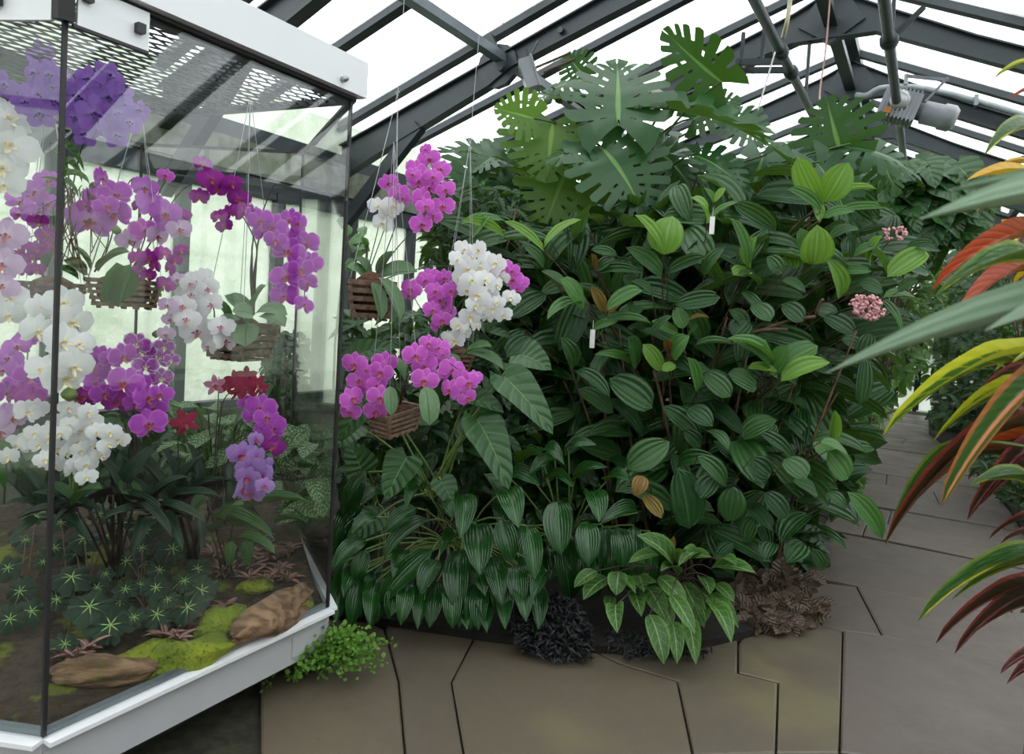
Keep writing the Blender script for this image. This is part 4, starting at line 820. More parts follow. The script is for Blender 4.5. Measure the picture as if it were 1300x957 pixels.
orchid('moth_orchid', 'cascading pure white moth orchid with dozens of flowers', P(575, 445, 3.48), 3.3, n4, [[(560, 420), (565, 370), (590, 325)], [(570, 420), (585, 350), (610, 330), (640, 350), (650, 378)], [(575, 430), (600, 360), (612, 395), (640, 400)], [(572, 435), (600, 380), (590, 410), (574, 430)]], [(590, 450, 625, 440, 24, 0), (580, 450, 565, 470, 24, -.05), (585, 450, 640, 470, 26, .05)], 'wht', dy=.09)
orchid('moth_orchid', 'magenta moth orchid cluster left of the white cascade', P(570, 445, 3.52), 3.4, [(545,353,28),(564,353,24),(572,369,26),(559,381,30),(553,370,26),(549,394,26),(567,397,28),(561,406,24),(522,367,26),(518,375,20,'pal'),(555,413,20),(540,356,22),(566,384,26),(528,360,16,'wht')], [[(560, 425), (548, 380), (560, 350)], [(555, 420), (530, 385), (522, 365)]], [], 'pnk', dy=.06)
orchid('moth_orchid', 'magenta moth orchid flowers right of the white cascade', P(600, 445, 3.55), 3.42, [(639,340,25),(652,355,27),(663,360,20),(650,344,20),(657,366,18)], [[(610, 400), (630, 360), (640, 340), (660, 352)]], [], 'pnk', dy=.04)
orchid('moth_orchid', 'magenta moth orchid with two drooping sprays in the low basket', P(505, 525, 3.2), 3.1,
 [(450,462,32),(488,461,32),(456,483,30),(484,472,30),(447,506,32),(478,489,28),(483,505,34),(445,523,26),(477,522,30),(466,470,18),(452,495,26),(527,451,34),(539,465,36),(539,483,34),(544,436,24),(557,442,28),(563,450,20),(574,470,36),(571,495,30),(563,476,26),(594,486,30),(602,480,22),(593,505,24),(582,494,26),(552,455,22),(585,478,24)],
 [[(500, 480), (488, 458), (480, 500), (476, 520)], [(495, 485), (468, 462), (452, 470), (446, 520)], [(515, 490), (520, 462), (545, 445), (580, 468), (600, 490)], [(512, 490), (525, 470), (540, 480)]],
 [(540, 490, 545, 540, 26, -.08), (495, 490, 497, 528, 17, -.1), (510, 500, 470, 480, 28, .1), (515, 490, 495, 455, 30, .15), (520, 500, 560, 470, 26, .1), (525, 500, 555, 520, 26, .05)], 'pnk', dy=.06, leafm=L_ORCHP)

# ------------------------------------------------------------------ the planting outside the case
def specleaves(t, lv, mats, geo, base=None, stemm=None, n=(.75, .8), stemr=.004, jit=.15, wk=1.):
    """lv: (x0, y0, x1, y1, width px, Y0, Y1[, material index])"""
    b = MB(); has = False
    for q in lv:
        x0, y0, x1, y1, w, Y0, Y1 = q[:7]; m = mats[q[7]] if len(q) > 7 else mats[0]
        p0, p1 = P(x0, y0, Y0), P(x1, y1, Y1)
        leaf(t, random.choice(geo) if isinstance(geo, list) else geo, m, p0, p1, px(w, (Y0+Y1)/2)*wk, facing((p0+p1)/2, n[0], n[1], jit))
        if base is not None:
            bb = np.asarray(base)+rng.normal(0, .03, 3)*np.array([1, 1, .1]); b.tube(curve(bb, p0, (0, 0, .05), 5), stemr, 5, False); has = True
    if has: part('petiole', b, stemm or M_GREENSTEM, t, True)

# glossy arching plant in front
gSp = [leafgeo('ov', .30, 1.25, 4, 8, .012), leafgeo('ov', .36, .95, 4, 8, .018), leafgeo('ov', .25, 1.5, 4, 8, .010)]
def C7(x, y): return 400+x/2.175, 440+y/2.175
def C8(x, y): return 640+x/2.814, 540+y/2.814
spa = [(405,410,400,532,75),(525,400,562,502,85),(445,490,455,632,100),(515,475,545,592,75),(585,495,605,648,65),(405,560,400,738,85),(490,580,515,712,75),(318,478,190,590,62),(325,560,175,715,72),(280,445,192,512,55),(340,590,290,682,65),(140,535,45,622,60),(390,520,345,578,42),(460,680,475,792,60),(510,690,525,782,50),(560,600,570,717,70),(410,720,420,782,50),(190,620,150,782,70),(130,620,78,695,60),(90,590,55,765,55),(640,620,600,705,60),(250,560,215,640,50),(230,640,210,745,60),(110,680,95,770,50),(60,640,30,730,50),(300,400,250,450,50),(440,610,470,690,60),(340,440,380,480,50),(365,640,380,720,60),(600,640,615,730,50),(170,470,100,520,50),(140,560,110,650,55)]
spa += [(300+k*32+random.uniform(-15, 15), 640+random.uniform(-20, 20), 300+k*34+random.uniform(-25, 25), 760+random.uniform(-15, 25), 62) for k in range(10)]+[(90+k*28+random.uniform(-10, 10), 640+random.uniform(-20, 20), 70+k*28+random.uniform(-15, 15), 770+random.uniform(-20, 10), 56) for k in range(7)]
L1 = [(*C7(a, c), *C7(d, e), w/2.175, 3.28+random.uniform(-.05, .1), 3.12+random.uniform(-.05, .08)) for a, c, d, e, w in spa]
t = thing('glossy_hosta_plant', P(560, 745, 3.55), 'glossy dark green plant with arching pleated leaves right of the case', 'plant'); t.location.z = .04
specleaves(t, L1, [L_SPATH], gSp, P(575, 690, 3.55), M_PALESTEM, (.8, .8), .0045)
spb = [(670-400,0,0,0,0)]
L2 = [(*C7(670, 428), *C7(680, 577), 42, 3.35, 3.2), (*C7(750, 488), *C7(755, 607), 34, 3.35, 3.2)]
for a, c, d, e, w in ((200,268,198,468,118),(300,345,300,507,105),(405,362,425,512,92),(310,235,340,348,95),(480,312,345,348,70),(60,360,98,562,82),(130,110,215,140,70),(250,200,370,150,60),(365,200,452,200,70),(60,160,140,110,60),(40,430,20,640,90),(110,470,95,600,70),(230,420,260,540,70),(360,430,330,530,60),(180,120,90,175,60),(230,90,330,70,50),(20,190,130,215,80),(150,190,250,225,60)):
    L2.append((*C8(a, c), *C8(d, e), w/2.814, 3.55+random.uniform(-.05, .1), 3.40+random.uniform(-.05, .08)))
for k in range(16): L2.append((660+k*11+random.uniform(-6, 6), 680+random.uniform(-15, 25), 658+k*11+random.uniform(-12, 12), 745+random.uniform(-10, 20), 30, 3.62, 3.5))
t = thing('glossy_hosta_plant', P(715, 760, 3.75), 'glossy dark green plant left of the pale veined plant under the big shrub', 'plant'); t.location.z = .04
specleaves(t, L2, [L_SPATH], gSp, P(720, 700, 3.8), M_PALESTEM, (.8, .8), .0045)
t = thing('glossy_hosta_plant', P(450, 740, 3.5), 'dark pleated leaves crowded against the far glass side of the case', 'plant'); t.location.z = .04
L3 = [(470+random.uniform(-20, 20), 600+i*9+random.uniform(-20, 20), 440+random.uniform(-18, 14), 650+i*9+random.uniform(-15, 15), 26, 3.6+random.uniform(-.1, .1), 3.5, 0) for i in range(16)]
specleaves(t, L3, [L_SPATH], gSp, P(478, 650, 3.7), M_PALESTEM, (.8, .8), .0045)

# big dull heart leaves
gH = [leafgeo('heart', .18, .6, 6, 8, .012, .0, .16), leafgeo('heart', .28, .9, 6, 8, .015, .0, .14)]
t = thing('heart_leaf_philodendron', P(555, 680, 3.6), 'large dull heart leaved philodendron on pale stalks between the orchids and glossy plants', 'philodendron'); t.location.z = .05
HL = [(606,532,646,622,60,3.25,3.12),(640,478,702,552,58,3.3,3.15),(517,580,490,635,54,3.3,3.2),(592,508,640,525,42,3.35,3.25),(610,500,572,520,44,3.4,3.35),(470,500,432,560,56,3.35,3.3),(450,452,505,440,40,3.6,3.6),(560,610,580,650,36,3.4,3.3),(460,600,440,560,50,3.7,3.7),(600,545,640,600,34,3.4,3.3),(450,540,425,570,50,3.6,3.5),(480,655,440,690,40,3.5,3.4),(660,450,700,470,50,3.5,3.4)]
specleaves(t, HL, [L_PHIL], gH, P(552, 630, 3.55), M_PALESTEM, (.7, .9), .006, .1)

# pale veined plant at the front edge
t = thing('pale_veined_plant', P(860, 760, 3.55), 'low plant with pale net veined green leaves at the bed front', 'calathea'); t.location.z = .04
CV = [(375,545,283,622,72),(410,522,400,607,72),(460,590,490,682,58),(380,610,372,662,45),(402,640,405,742,66),(510,575,575,692,78),(482,535,500,592,62),(553,540,652,642,66),(640,560,715,722,76),(598,605,682,745,60),(520,675,570,852,80),(600,700,618,852,60),(655,700,685,855,64),(728,640,812,777,72),(738,600,838,724,44),(738,512,900,528,66),(705,462,622,502,50),(600,510,475,392,88),(548,462,445,490,44),(620,492,640,442,44),(700,540,735,602,60),(330,520,250,578,50),(755,565,822,632,50),(560,600,600,720,60),(690,590,745,640,50),(620,540,560,520,50),(520,600,545,560,50),(420,560,470,600,40),(690,640,720,700,60),(650,480,740,470,55),(770,480,830,500,50)]
gC = [leafgeo('ov', .16, .8, 4, 8, .012), leafgeo('ov', .22, 1.1, 4, 8, .010)]
specleaves(t, [(*C8(a, c), *C8(d, e), w/2.814*1.15, (3.42 if e < 740 else 3.22)+random.uniform(-.04, .08), (3.25 if e < 740 else 2.98)+random.uniform(-.03, .05)) for a, c, d, e, w in CV], [L_CAL], gC, P(858, 735, 3.5), M_REDSTEM, (.75, .85), .003)
for x0, y0, x1, y1 in ((590, 480, 608, 395),): leaf(t, gC[0], L_MEDO, P(*C8(x0, y0), 3.5), P(*C8(x1, y1), 3.48), .05, facing(P(850, 700, 3.4)), 'young_leaf')

# clumps
def ground_hill(poly, n, Y0, Y1, ln, wr, up=.7):
    ys = [p[1] for p in poly]; o = []
    for x, y in sample(poly, n):
        f_ = (max(ys)-y)/(max(ys)-min(ys)); Y = Y0+(Y1-Y0)*f_+random.uniform(-.02, .04); p = P(x, y, Y); p[2] = max(p[2], .03)
        d = nrm(rng.normal(0, .55, 3)+np.array([(x-sum(q[0] for q in poly)/len(poly))*.012, -.55, .25])); L = px(random.uniform(*ln), Y)
        o.append((p-d*L*.5, p+d*L*.5, L*random.uniform(*wr), facing(p, up, .8, .3)))
    return o
gB = leafgeo('lance', .3, .8, 2, 4)
t = thing('black_leaved_clump', P(702, 800, 3.25), 'near black fine leaved clump on the paving edge', 'plant'); t.location.z = .03
foliage('foliage', t, [gB], L_BLACK, ground_hill([(655, 770), (690, 748), (735, 765), (752, 800), (752, 838), (715, 845), (660, 828), (648, 800)], 1300, 3.08, 3.35, (8, 15), (.2, .32)))
t = thing('black_leaved_clump', P(790, 815, 3.3), 'small near black clump between the pale veined leaves', 'plant'); t.location.z = .03
foliage('foliage', t, [gB], L_BLACK, ground_hill([(768, 800), (800, 802), (830, 815), (905, 822), (900, 836), (800, 842), (768, 830)], 330, 3.15, 3.35, (8, 14), (.2, .32)))
t = thing('bronze_leaved_plant', P(990, 770, 3.75), 'bronze quilted leaved ground plant at the bed corner by the path', 'plant'); t.location.z = .04
gZ = [leafgeo('ov', .15, .8, 4, 6, .01), leafgeo('el', .2, .6, 4, 6, .012)]
for p0, p1, w, nn in ground_hill([(930, 745), (955, 725), (1000, 715), (1040, 735), (1050, 780), (1030, 795), (985, 822), (955, 818), (932, 780)], 150, 3.5, 3.9, (22, 34), (.62, .8), .45):
    leaf(t, random.choice(gZ), L_BRONZE, p0, p1, w, nn)
b = MB(); [b.tube(curve(P(990, 770, 3.8), P(990+random.uniform(-45, 45), 760+random.uniform(-30, 30), 3.7), (0, 0, .05), 4), .004, 4) for _ in range(16)]; part('stem', b, M_BROWNSTEM, t, True)
t = thing('maidenhair_fern', P(398, 852, 2.86), 'light green maidenhair fern at the foot of the case corner', 'fern'); t.location.z = .01
gF = leafgeo('ob', .1, .3, 2, 3)
for k in range(40):
    a = random.uniform(-3.5, .2); r = random.uniform(.06, .21)
    p0 = np.array([t.location.x+random.uniform(-.06, .06), t.location.y+random.uniform(-.02, .05), .03]); p1 = p0+np.array([math.cos(a)*r*1.15, math.sin(a)*r*.7, random.uniform(-.01, .20)]); pts = curve(p0, p1, (0, 0, .07), 8); sp = []
    for j in range(2, 8):
        for m_ in range(9):
            q = pts[j]+rng.normal(0, .020, 3); d = nrm(rng.normal(0, .5, 3)+np.array([math.cos(a)*.5, math.sin(a)*.5, .1])); L = random.uniform(.014, .026); sp.append((q, q+d*L, L*1.0, facing(q, .9, .6, .3)))
    o = foliage('frond', t, [gF], L_FERN, sp)
    b = MB(); b.tube(pts, .0015, 4); part('stem', b, M_REDSTEM, t, True)

# the big ribbed shrub
med = thing('ribbed_leaf_shrub', P(860, 780, 4.3), 'large shrub of ribbed dark leaves with light green young tips beside the path', 'shrub'); med.location.z = .04
gM = [leafgeo('ov', .22, .6, 4, 8, .010), leafgeo('el', .18, .4, 4, 8, .012), leafgeo('ov', .3, .9, 4, 8, .012), leafgeo('el', .3, .2, 4, 8, .01)]
MM = {'L': L_MEDL, 'M': L_MEDM, 'D': L_MED, 'O': L_MEDO, 'R': L_RED}
K2 = [(150,235,0,122,45,'L'),(150,225,295,115,70,'L'),(150,300,65,212,70,'D'),(140,310,235,372,60,'D'),(300,455,212,340,95,'M'),(300,430,163,495,75,'M'),(390,460,527,385,85,'M'),(380,470,328,368,55,'O'),(390,470,452,410,50,'O'),(605,245,497,98,64,'L'),(605,250,640,102,145,'L'),(600,330,462,222,85,'D'),(620,320,768,260,55,'D'),(345,312,335,245,25,'R'),(350,302,374,262,25,'R'),(350,320,528,318,50,'D'),(350,310,422,262,60,'D'),(770,130,710,32,92,'L'),(775,130,893,48,48,'M'),(790,50,758,-5,30,'M'),(798,50,838,-5,26,'L'),(922,300,858,108,52,'M'),(935,302,962,178,112,'L'),(935,310,868,325,70,'L'),(650,440,822,412,70,'D'),(680,530,648,448,70,'M'),(700,500,782,490,26,'O'),(335,530,432,502,40,'M'),(360,520,562,512,50,'M'),(560,500,662,552,40,'M'),(260,682,213,562,85,'D'),(500,682,470,562,112,'D'),(640,642,705,558,112,'M'),(640,640,618,572,30,'R'),(625,650,692,605,26,'R'),(600,690,528,588,60,'L'),(600,690,652,668,42,'L'),(730,770,698,638,60,'M'),(480,670,343,628,45,'M'),(720,600,882,598,45,'D'),(270,690,402,792,70,'D'),(280,760,412,852,75,'D'),(400,720,562,832,120,'D'),(600,825,747,952,90,'D'),(700,830,792,902,90,'D'),(900,942,1037,878,112,'D'),(1012,682,848,568,55,'M'),(1030,692,1077,598,80,'M'),(1040,720,928,678,66,'L'),(100,560,10,640,80,'D'),(160,400,20,490,80,'D'),(430,250,330,230,40,'D'),(760,330,840,220,60,'D'),(830,350,770,230,60,'D'),(980,330,1050,300,70,'D'),(900,390,985,470,50,'D'),(760,700,860,790,80,'D'),(850,700,960,760,90,'D'),(560,400,480,350,50,'D'),(450,330,520,400,60,'D'),(560,560,640,480,60,'D'),(690,580,740,520,70,'D'),(870,560,930,500,90,'D')]
K4 = [(435,270,353,103,78,'L'),(445,255,525,122,104,'L'),(460,250,622,213,36,'L'),(430,290,318,213,50,'M'),(430,322,398,252,60,'L'),(440,310,545,288,50,'M'),(480,290,642,278,36,'M'),(395,468,362,343,50,'M'),(405,468,420,333,112,'L'),(490,582,450,448,76,'L'),(490,490,602,490,42,'M'),(600,472,642,368,92,'L'),(655,510,788,423,76,'L'),(660,510,588,398,50,'M'),(345,482,338,418,72,'L'),(620,580,702,708,80,'M'),(640,580,762,600,70,'M'),(285,830,185,818,52,'L'),(280,815,422,742,86,'M'),(295,862,463,798,80,'L'),(270,802,113,718,56,'M'),(410,620,492,642,80,'D'),(440,640,542,702,70,'D'),(580,780,562,942,50,'D'),(540,440,640,400,60,'M'),(560,530,640,560,70,'D'),(300,500,250,440,60,'D'),(300,520,380,560,60,'D'),(220,540,150,500,60,'D'),(460,380,560,350,60,'D'),(520,480,440,420,60,'D'),(690,560,760,520,50,'D'),(720,410,820,400,40,'D'),(500,720,580,760,70,'D'),(600,700,560,800,60,'D'),(300,600,370,660,70,'D'),(200,600,260,660,70,'D'),(120,620,180,700,90,'D')]
K3 = [(622,150,662,368,128,'D'),(822,218,800,342,104,'D'),(690,110,792,217,80,'D'),(440,152,592,58,112,'D'),(975,0,843,102,112,'D'),(1120,55,1162,132,80,'M'),(1155,90,1228,192,96,'M'),(1130,60,1232,112,82,'M'),(1092,318,988,422,112,'D'),(498,180,470,252,62,'O'),(500,250,562,332,52,'O'),(1070,420,1008,492,92,'D'),(880,120,952,182,82,'D'),(640,18,704,77,60,'D'),(930,240,1010,330,80,'D'),(1030,200,1120,250,90,'D'),(1000,120,1080,190,90,'D'),(720,20,800,90,80,'D'),(760,180,700,260,80,'D'),(900,330,860,420,90,'D'),(960,420,930,480,70,'D'),(820,420,760,480,60,'D'),(1100,440,1140,520,50,'D'),(1150,240,1220,300,60,'D')]
ML = [(640+a/2.992, 240+c/2.992, 640+d/2.992, 240+e/2.992, w/2.992, m) for a, c, d, e, w, m in K2]+[(880+a/2.658, 160+c/2.658, 880+d/2.658, 160+e/2.658, w/2.658, m) for a, c, d, e, w, m in K4]+[(*C8(a, c), *C8(d, e), w/2.814, m) for a, c, d, e, w, m in K3]+[(1076, 624, 1120, 684, 30, 'M'), (1057, 560, 1060, 520, 14, 'L'), (585, 285, 640, 280, 20, 'M'), (640, 300, 585, 280, 16, 'L'), (600, 300, 622, 275, 30, 'M')]
def medY(x, y): return 3.75+.0011*max(0, 560-y)+.0009*abs(x-860)*.6-.25*(y > 560)+.10*(x > 1000)
med_nodes = []
for x0, y0, x1, y1, w, m in ML:
    Y = medY(x0, y0)+random.uniform(-.06, .06); p0 = P(x0, y0, Y); p1 = P(x1, y1, Y-random.uniform(-.02, .12))
    leaf(med, random.choice(gM), MM[m], p0, p1, px(w, Y)*1.08, facing((p0+p1)/2, .75, .75, .2), 'young_leaf' if m in 'LOR' else 'leaf'); med_nodes.append(p0)
outline = [(570, 300), (620, 270), (690, 300), (760, 280), (800, 250), (880, 250), (960, 240), (1000, 215), (1060, 230), (1120, 270), (1150, 320), (1130, 400), (1110, 470), (1095, 560), (1075, 640), (1040, 700), (960, 715), (880, 690), (800, 640), (740, 560), (660, 520), (620, 440), (590, 380)]
cxm, cym = 870, 460
for i, (x, y) in enumerate(sample(outline, 160)):
    Y = medY(x, y)+random.uniform(.12, .45); p = P(x, y, Y); L = px(random.uniform(54, 92), Y)
    d = nrm(np.array([(x-cxm)/260+random.gauss(0, .5), random.gauss(-.35, .35), random.gauss(-.15, .45)]))
    leaf(med, random.choice(gM), L_MED, p-d*L/2, p+d*L/2, L*random.uniform(.36, .5), facing(p, .8, .7, .3)); med_nodes.append(p-d*L/2)
sp = []
for x, y in sample(outline, 900):
    Y = medY(x, y)+random.uniform(.45, 1.5); p = P(x, y, Y); L = px(random.uniform(50, 80), Y)
    d = nrm(np.array([(x-cxm)/260+random.gauss(0, .6), random.gauss(0, .6), random.gauss(-.15, .5)])); sp.append((p-d*L/2, p+d*L/2, L*random.uniform(.36, .5), facing(p, .8, .4, .5)))
foliage('inner_foliage', med, gM, L_MED, sp)
b = MB()
for k in range(26):                                                   # woody stems
    x = 690+k*15+random.uniform(-8, 8); p0 = P(860+(x-860)*.55, 770, 4.4+random.uniform(-.3, .4)); p0[2] = .04
    p1 = P(x+random.uniform(-30, 30), random.uniform(380, 520), 4.2+random.uniform(-.2, .4)); b.tube(spline([p0, (p0*.55+p1*.45)+rng.normal(0, .06, 3), p1], 6), np.linspace(.014, .006, 13), 6)
for x0, y0, x1, y1 in ((960, 423, 1035, 402), (1035, 402, 1045, 380), (930, 430, 1000, 418), (830, 470, 850, 560), (1060, 610, 1057, 560)):
    b.tube(curve(P(x0, y0, 4.0), P(x1, y1, 3.95), (0, 0, .02), 5), .010, 6)
for p in med_nodes[::1]:
    q = p+np.array([(P(cxm, cym+120, 4.3)-p)[0]*.18, .16, -.16]); b.tube([p, (p+q)/2+rng.normal(0, .01, 3), q], [.0025, .0035, .0045], 5, False)
part('stem', b, M_BROWNSTEM, med, True)
# its pink flower head
mf = MB(); D_ = Nd('pink_bud'); M_PINK = plain('pink_blossom', (.62, .26, .32), .6, 0, .2, 60, c2=(.66, .42, .38))
fo = None
for k, (x, y) in enumerate(sample([(1076, 384), (1090, 374), (1112, 375), (1126, 395), (1120, 407), (1098, 405), (1086, 400)], 190)+sample([(1120, 290), (1150, 288), (1152, 305), (1125, 306)], 60)):
    c = P(x, y, 3.78+random.uniform(0, .12)+(.5 if y < 320 else 0)); r_ = random.uniform(.006, .010); lump(mf, c, r_, r_, r_*1.2, n=6, m=4, rough=.1, seed=k)
fo = part('flower_head', mf, M_PINK, med, True, 'stuff', 'pink clustered flower head')
b = MB(); b.tube(curve(P(1100, 395, 3.86), P(1060, 400, 4.0), (0, 0, .03), 5), .005, 5); part('flower_stalk', b, M_REDSTEM, med, True); b = MB(); b.tube(curve(P(1137, 298, 4.36), P(1110, 330, 4.4), (0, 0, .01), 4), .005, 5); part('flower_stalk', b, M_REDSTEM, med, True)
for x, y, Y, lab in ((904, 286, 3.9, 'white plant tag hanging under the young leaf in the upper shrub'), (752, 430, 3.72, 'white plant tag hanging below the bronze young leaves')):
    b = MB(); p = P(x, y, Y); b.bar(p-ZU*.05, p+ZU*.05, .028, .002, AX); b.tube([p+ZU*.05, p+ZU*.10], .0012, 4); o = link('plant_tag', b.mesh('plant_tag'), M_TAG); tag(o, lab, 'tag')

# monstera
def monstera(nf=8, droop=.5, fold=.12, seed=0, split=.52, curl=0.):
    R = random.Random(seed); b = MB(); key = lambda t: (min(1, .80+t*1.4))*(1-max(0, (t-.25)/.75)**2.3)**.55*.5
    S_ = [0, .13, .26, .40, .54, .68, .82, .93, 1.0]; ns = len(S_)
    for sg in (-1, 1):
        cols = []; n2 = nf
        for k in range(n2):
            t0 = -.02+k/n2*.90; t1 = t0+.90/n2; g = .24 if k else .05
            cols += [(t0+(t1-t0)*g*.5, k, 0), (t0+(t1-t0)*(.5), k, 1), (t1-(t1-t0)*g*.5, k, 2)]
        cols.append((.985, n2, 0))
        hole = [R.random() < .8 for _ in cols]
        def pt(t, s, c):
            tt = max(0, t); a = math.radians(135-128*tt**.72); ln = (.34+1.0*tt if tt < .2 else .54)*(1-max(0, (tt-.2)/.8)**1.7*.80)
            k_ = s*ln; x = k_*math.sin(a); y = t+k_*math.cos(a)-.10*s*s*(tt < .06)
            if s > split and c != 1:
                h = (1 if c == 0 else -1)*.026*((s-split)/(1-split))**1.6; x -= h*math.cos(a)*.8; y += h*math.sin(a)
            if s >= .99 and c != 1: x *= .95
            return x, y
        base = b.n; vs = []; uv = []
        for t, k, c in cols:
            for s in S_:
                x, y = pt(t, s, c); zz = fold*x-.35*droop*(y-.4)**2-curl*x*x*1.6+.02*math.sin(k*2.1+s*3+seed)*s
                vs.append((sg*x, y, zz)); uv.append((.5+sg*s*.5, max(0, min(1, t))))
        f = []
        for i in range(len(cols)-1):
            gap = cols[i][1] != cols[i+1][1]
            for j in range(ns-1):
                if gap and cols[i+1][1] < n2:
                    if S_[j] >= split-.01 or (hole[i] and .12 <= S_[j] < .40 and S_[j] > .2): continue
                q = [i*ns+j, i*ns+j+1, (i+1)*ns+j+1, (i+1)*ns+j]; f.append(tuple(q if sg > 0 else q[::-1]))
        b.add(vs, f, uv)
    return b
MONG = [monstera(8, .6, .10, 1), monstera(9, .9, .22, 2, .45), monstera(8, 1.1, .05, 3, .40, .5), monstera(7, .3, .25, 4, .55)]
MONM = {}
def monleaf(t, g, mat, base, tip, W, n):
    if (g, mat.name) not in MONM:
        m = MONG[g].mesh('leaf', True); m.materials.append(mat); MONM[g, mat.name] = m
    base, x, y, z, L = frame(base, tip, n); w = np.array(origin(t))
    return link('leaf', MONM[g, mat.name], None, t, Matrix(((x[0]*W, y[0]*L, z[0]*L, base[0]-w[0]), (x[1]*W, y[1]*L, z[1]*L, base[1]-w[1]), (x[2]*W, y[2]*L, z[2]*L, base[2]-w[2]), (0, 0, 0, 1))))
mon = thing('monstera', P(800, 700, 5.4), 'tall monstera with slit glossy leaves climbing towards the roof', 'monstera'); mon.location.z = .04
# base, tip, width px, Y base, Y tip, mesh, material, normal (up, to viewer, right)
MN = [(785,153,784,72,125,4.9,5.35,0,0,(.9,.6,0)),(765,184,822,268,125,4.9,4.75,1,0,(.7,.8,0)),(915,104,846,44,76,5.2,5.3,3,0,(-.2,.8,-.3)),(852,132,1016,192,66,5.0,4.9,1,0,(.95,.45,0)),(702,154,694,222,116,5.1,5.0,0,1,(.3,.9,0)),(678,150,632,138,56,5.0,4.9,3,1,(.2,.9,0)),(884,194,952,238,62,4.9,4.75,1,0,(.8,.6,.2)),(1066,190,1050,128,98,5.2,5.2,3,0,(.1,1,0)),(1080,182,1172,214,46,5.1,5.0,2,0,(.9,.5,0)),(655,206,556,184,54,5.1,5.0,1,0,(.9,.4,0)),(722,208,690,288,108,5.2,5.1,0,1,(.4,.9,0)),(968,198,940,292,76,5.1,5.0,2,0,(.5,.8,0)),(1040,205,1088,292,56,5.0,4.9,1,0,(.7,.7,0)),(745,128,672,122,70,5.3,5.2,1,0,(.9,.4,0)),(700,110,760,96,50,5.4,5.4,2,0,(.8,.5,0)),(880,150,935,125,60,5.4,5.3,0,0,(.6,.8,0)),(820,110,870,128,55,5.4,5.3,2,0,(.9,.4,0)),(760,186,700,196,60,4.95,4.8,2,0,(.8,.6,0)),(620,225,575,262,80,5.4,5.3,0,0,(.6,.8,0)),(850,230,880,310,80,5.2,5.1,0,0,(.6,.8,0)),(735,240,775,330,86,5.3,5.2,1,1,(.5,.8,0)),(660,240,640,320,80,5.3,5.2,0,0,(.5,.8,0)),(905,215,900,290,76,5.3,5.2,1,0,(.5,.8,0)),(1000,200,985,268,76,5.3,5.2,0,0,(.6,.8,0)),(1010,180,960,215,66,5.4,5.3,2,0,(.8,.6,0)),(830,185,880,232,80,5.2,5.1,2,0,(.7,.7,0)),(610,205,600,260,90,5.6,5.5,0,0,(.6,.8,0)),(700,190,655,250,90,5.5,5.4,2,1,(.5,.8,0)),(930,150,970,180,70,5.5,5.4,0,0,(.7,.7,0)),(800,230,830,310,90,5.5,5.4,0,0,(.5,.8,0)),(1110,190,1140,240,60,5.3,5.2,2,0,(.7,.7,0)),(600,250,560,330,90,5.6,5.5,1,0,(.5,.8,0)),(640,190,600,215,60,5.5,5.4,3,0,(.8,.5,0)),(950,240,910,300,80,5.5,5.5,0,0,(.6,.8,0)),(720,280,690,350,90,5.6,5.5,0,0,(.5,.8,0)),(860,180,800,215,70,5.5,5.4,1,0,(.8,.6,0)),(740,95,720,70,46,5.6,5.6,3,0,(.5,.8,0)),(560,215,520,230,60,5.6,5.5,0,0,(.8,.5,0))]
b = MB(); core = [P(800, y, 5.5) for y in (700, 500, 350, 260, 190, 150)]; core[0][2] = .04
b.tube(spline(core, 5), .03, 7)
for x0, y0, x1, y1, w, Y0, Y1, g_, m_, (nu, nc, nr_) in MN:
    p0, p1 = P(x0, y0, Y0), P(x1, y1, Y1); w *= 1.12; n = nrm(ZU*nu+camdir(p0)*nc+CR*nr_+rng.normal(0, .06, 3))
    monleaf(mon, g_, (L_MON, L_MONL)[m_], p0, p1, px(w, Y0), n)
    q = core[3 if y0 > 170 else 4]+rng.normal(0, .05, 3); b.tube(curve(q+(p0-q)*.0+np.array([0, 0, -.25]), p0, (0, 0, .10), 7), [.013, .012, .011, .010, .009, .008, .007], 6, False)
part('stem', b, M_GREENSTEM, mon, True)

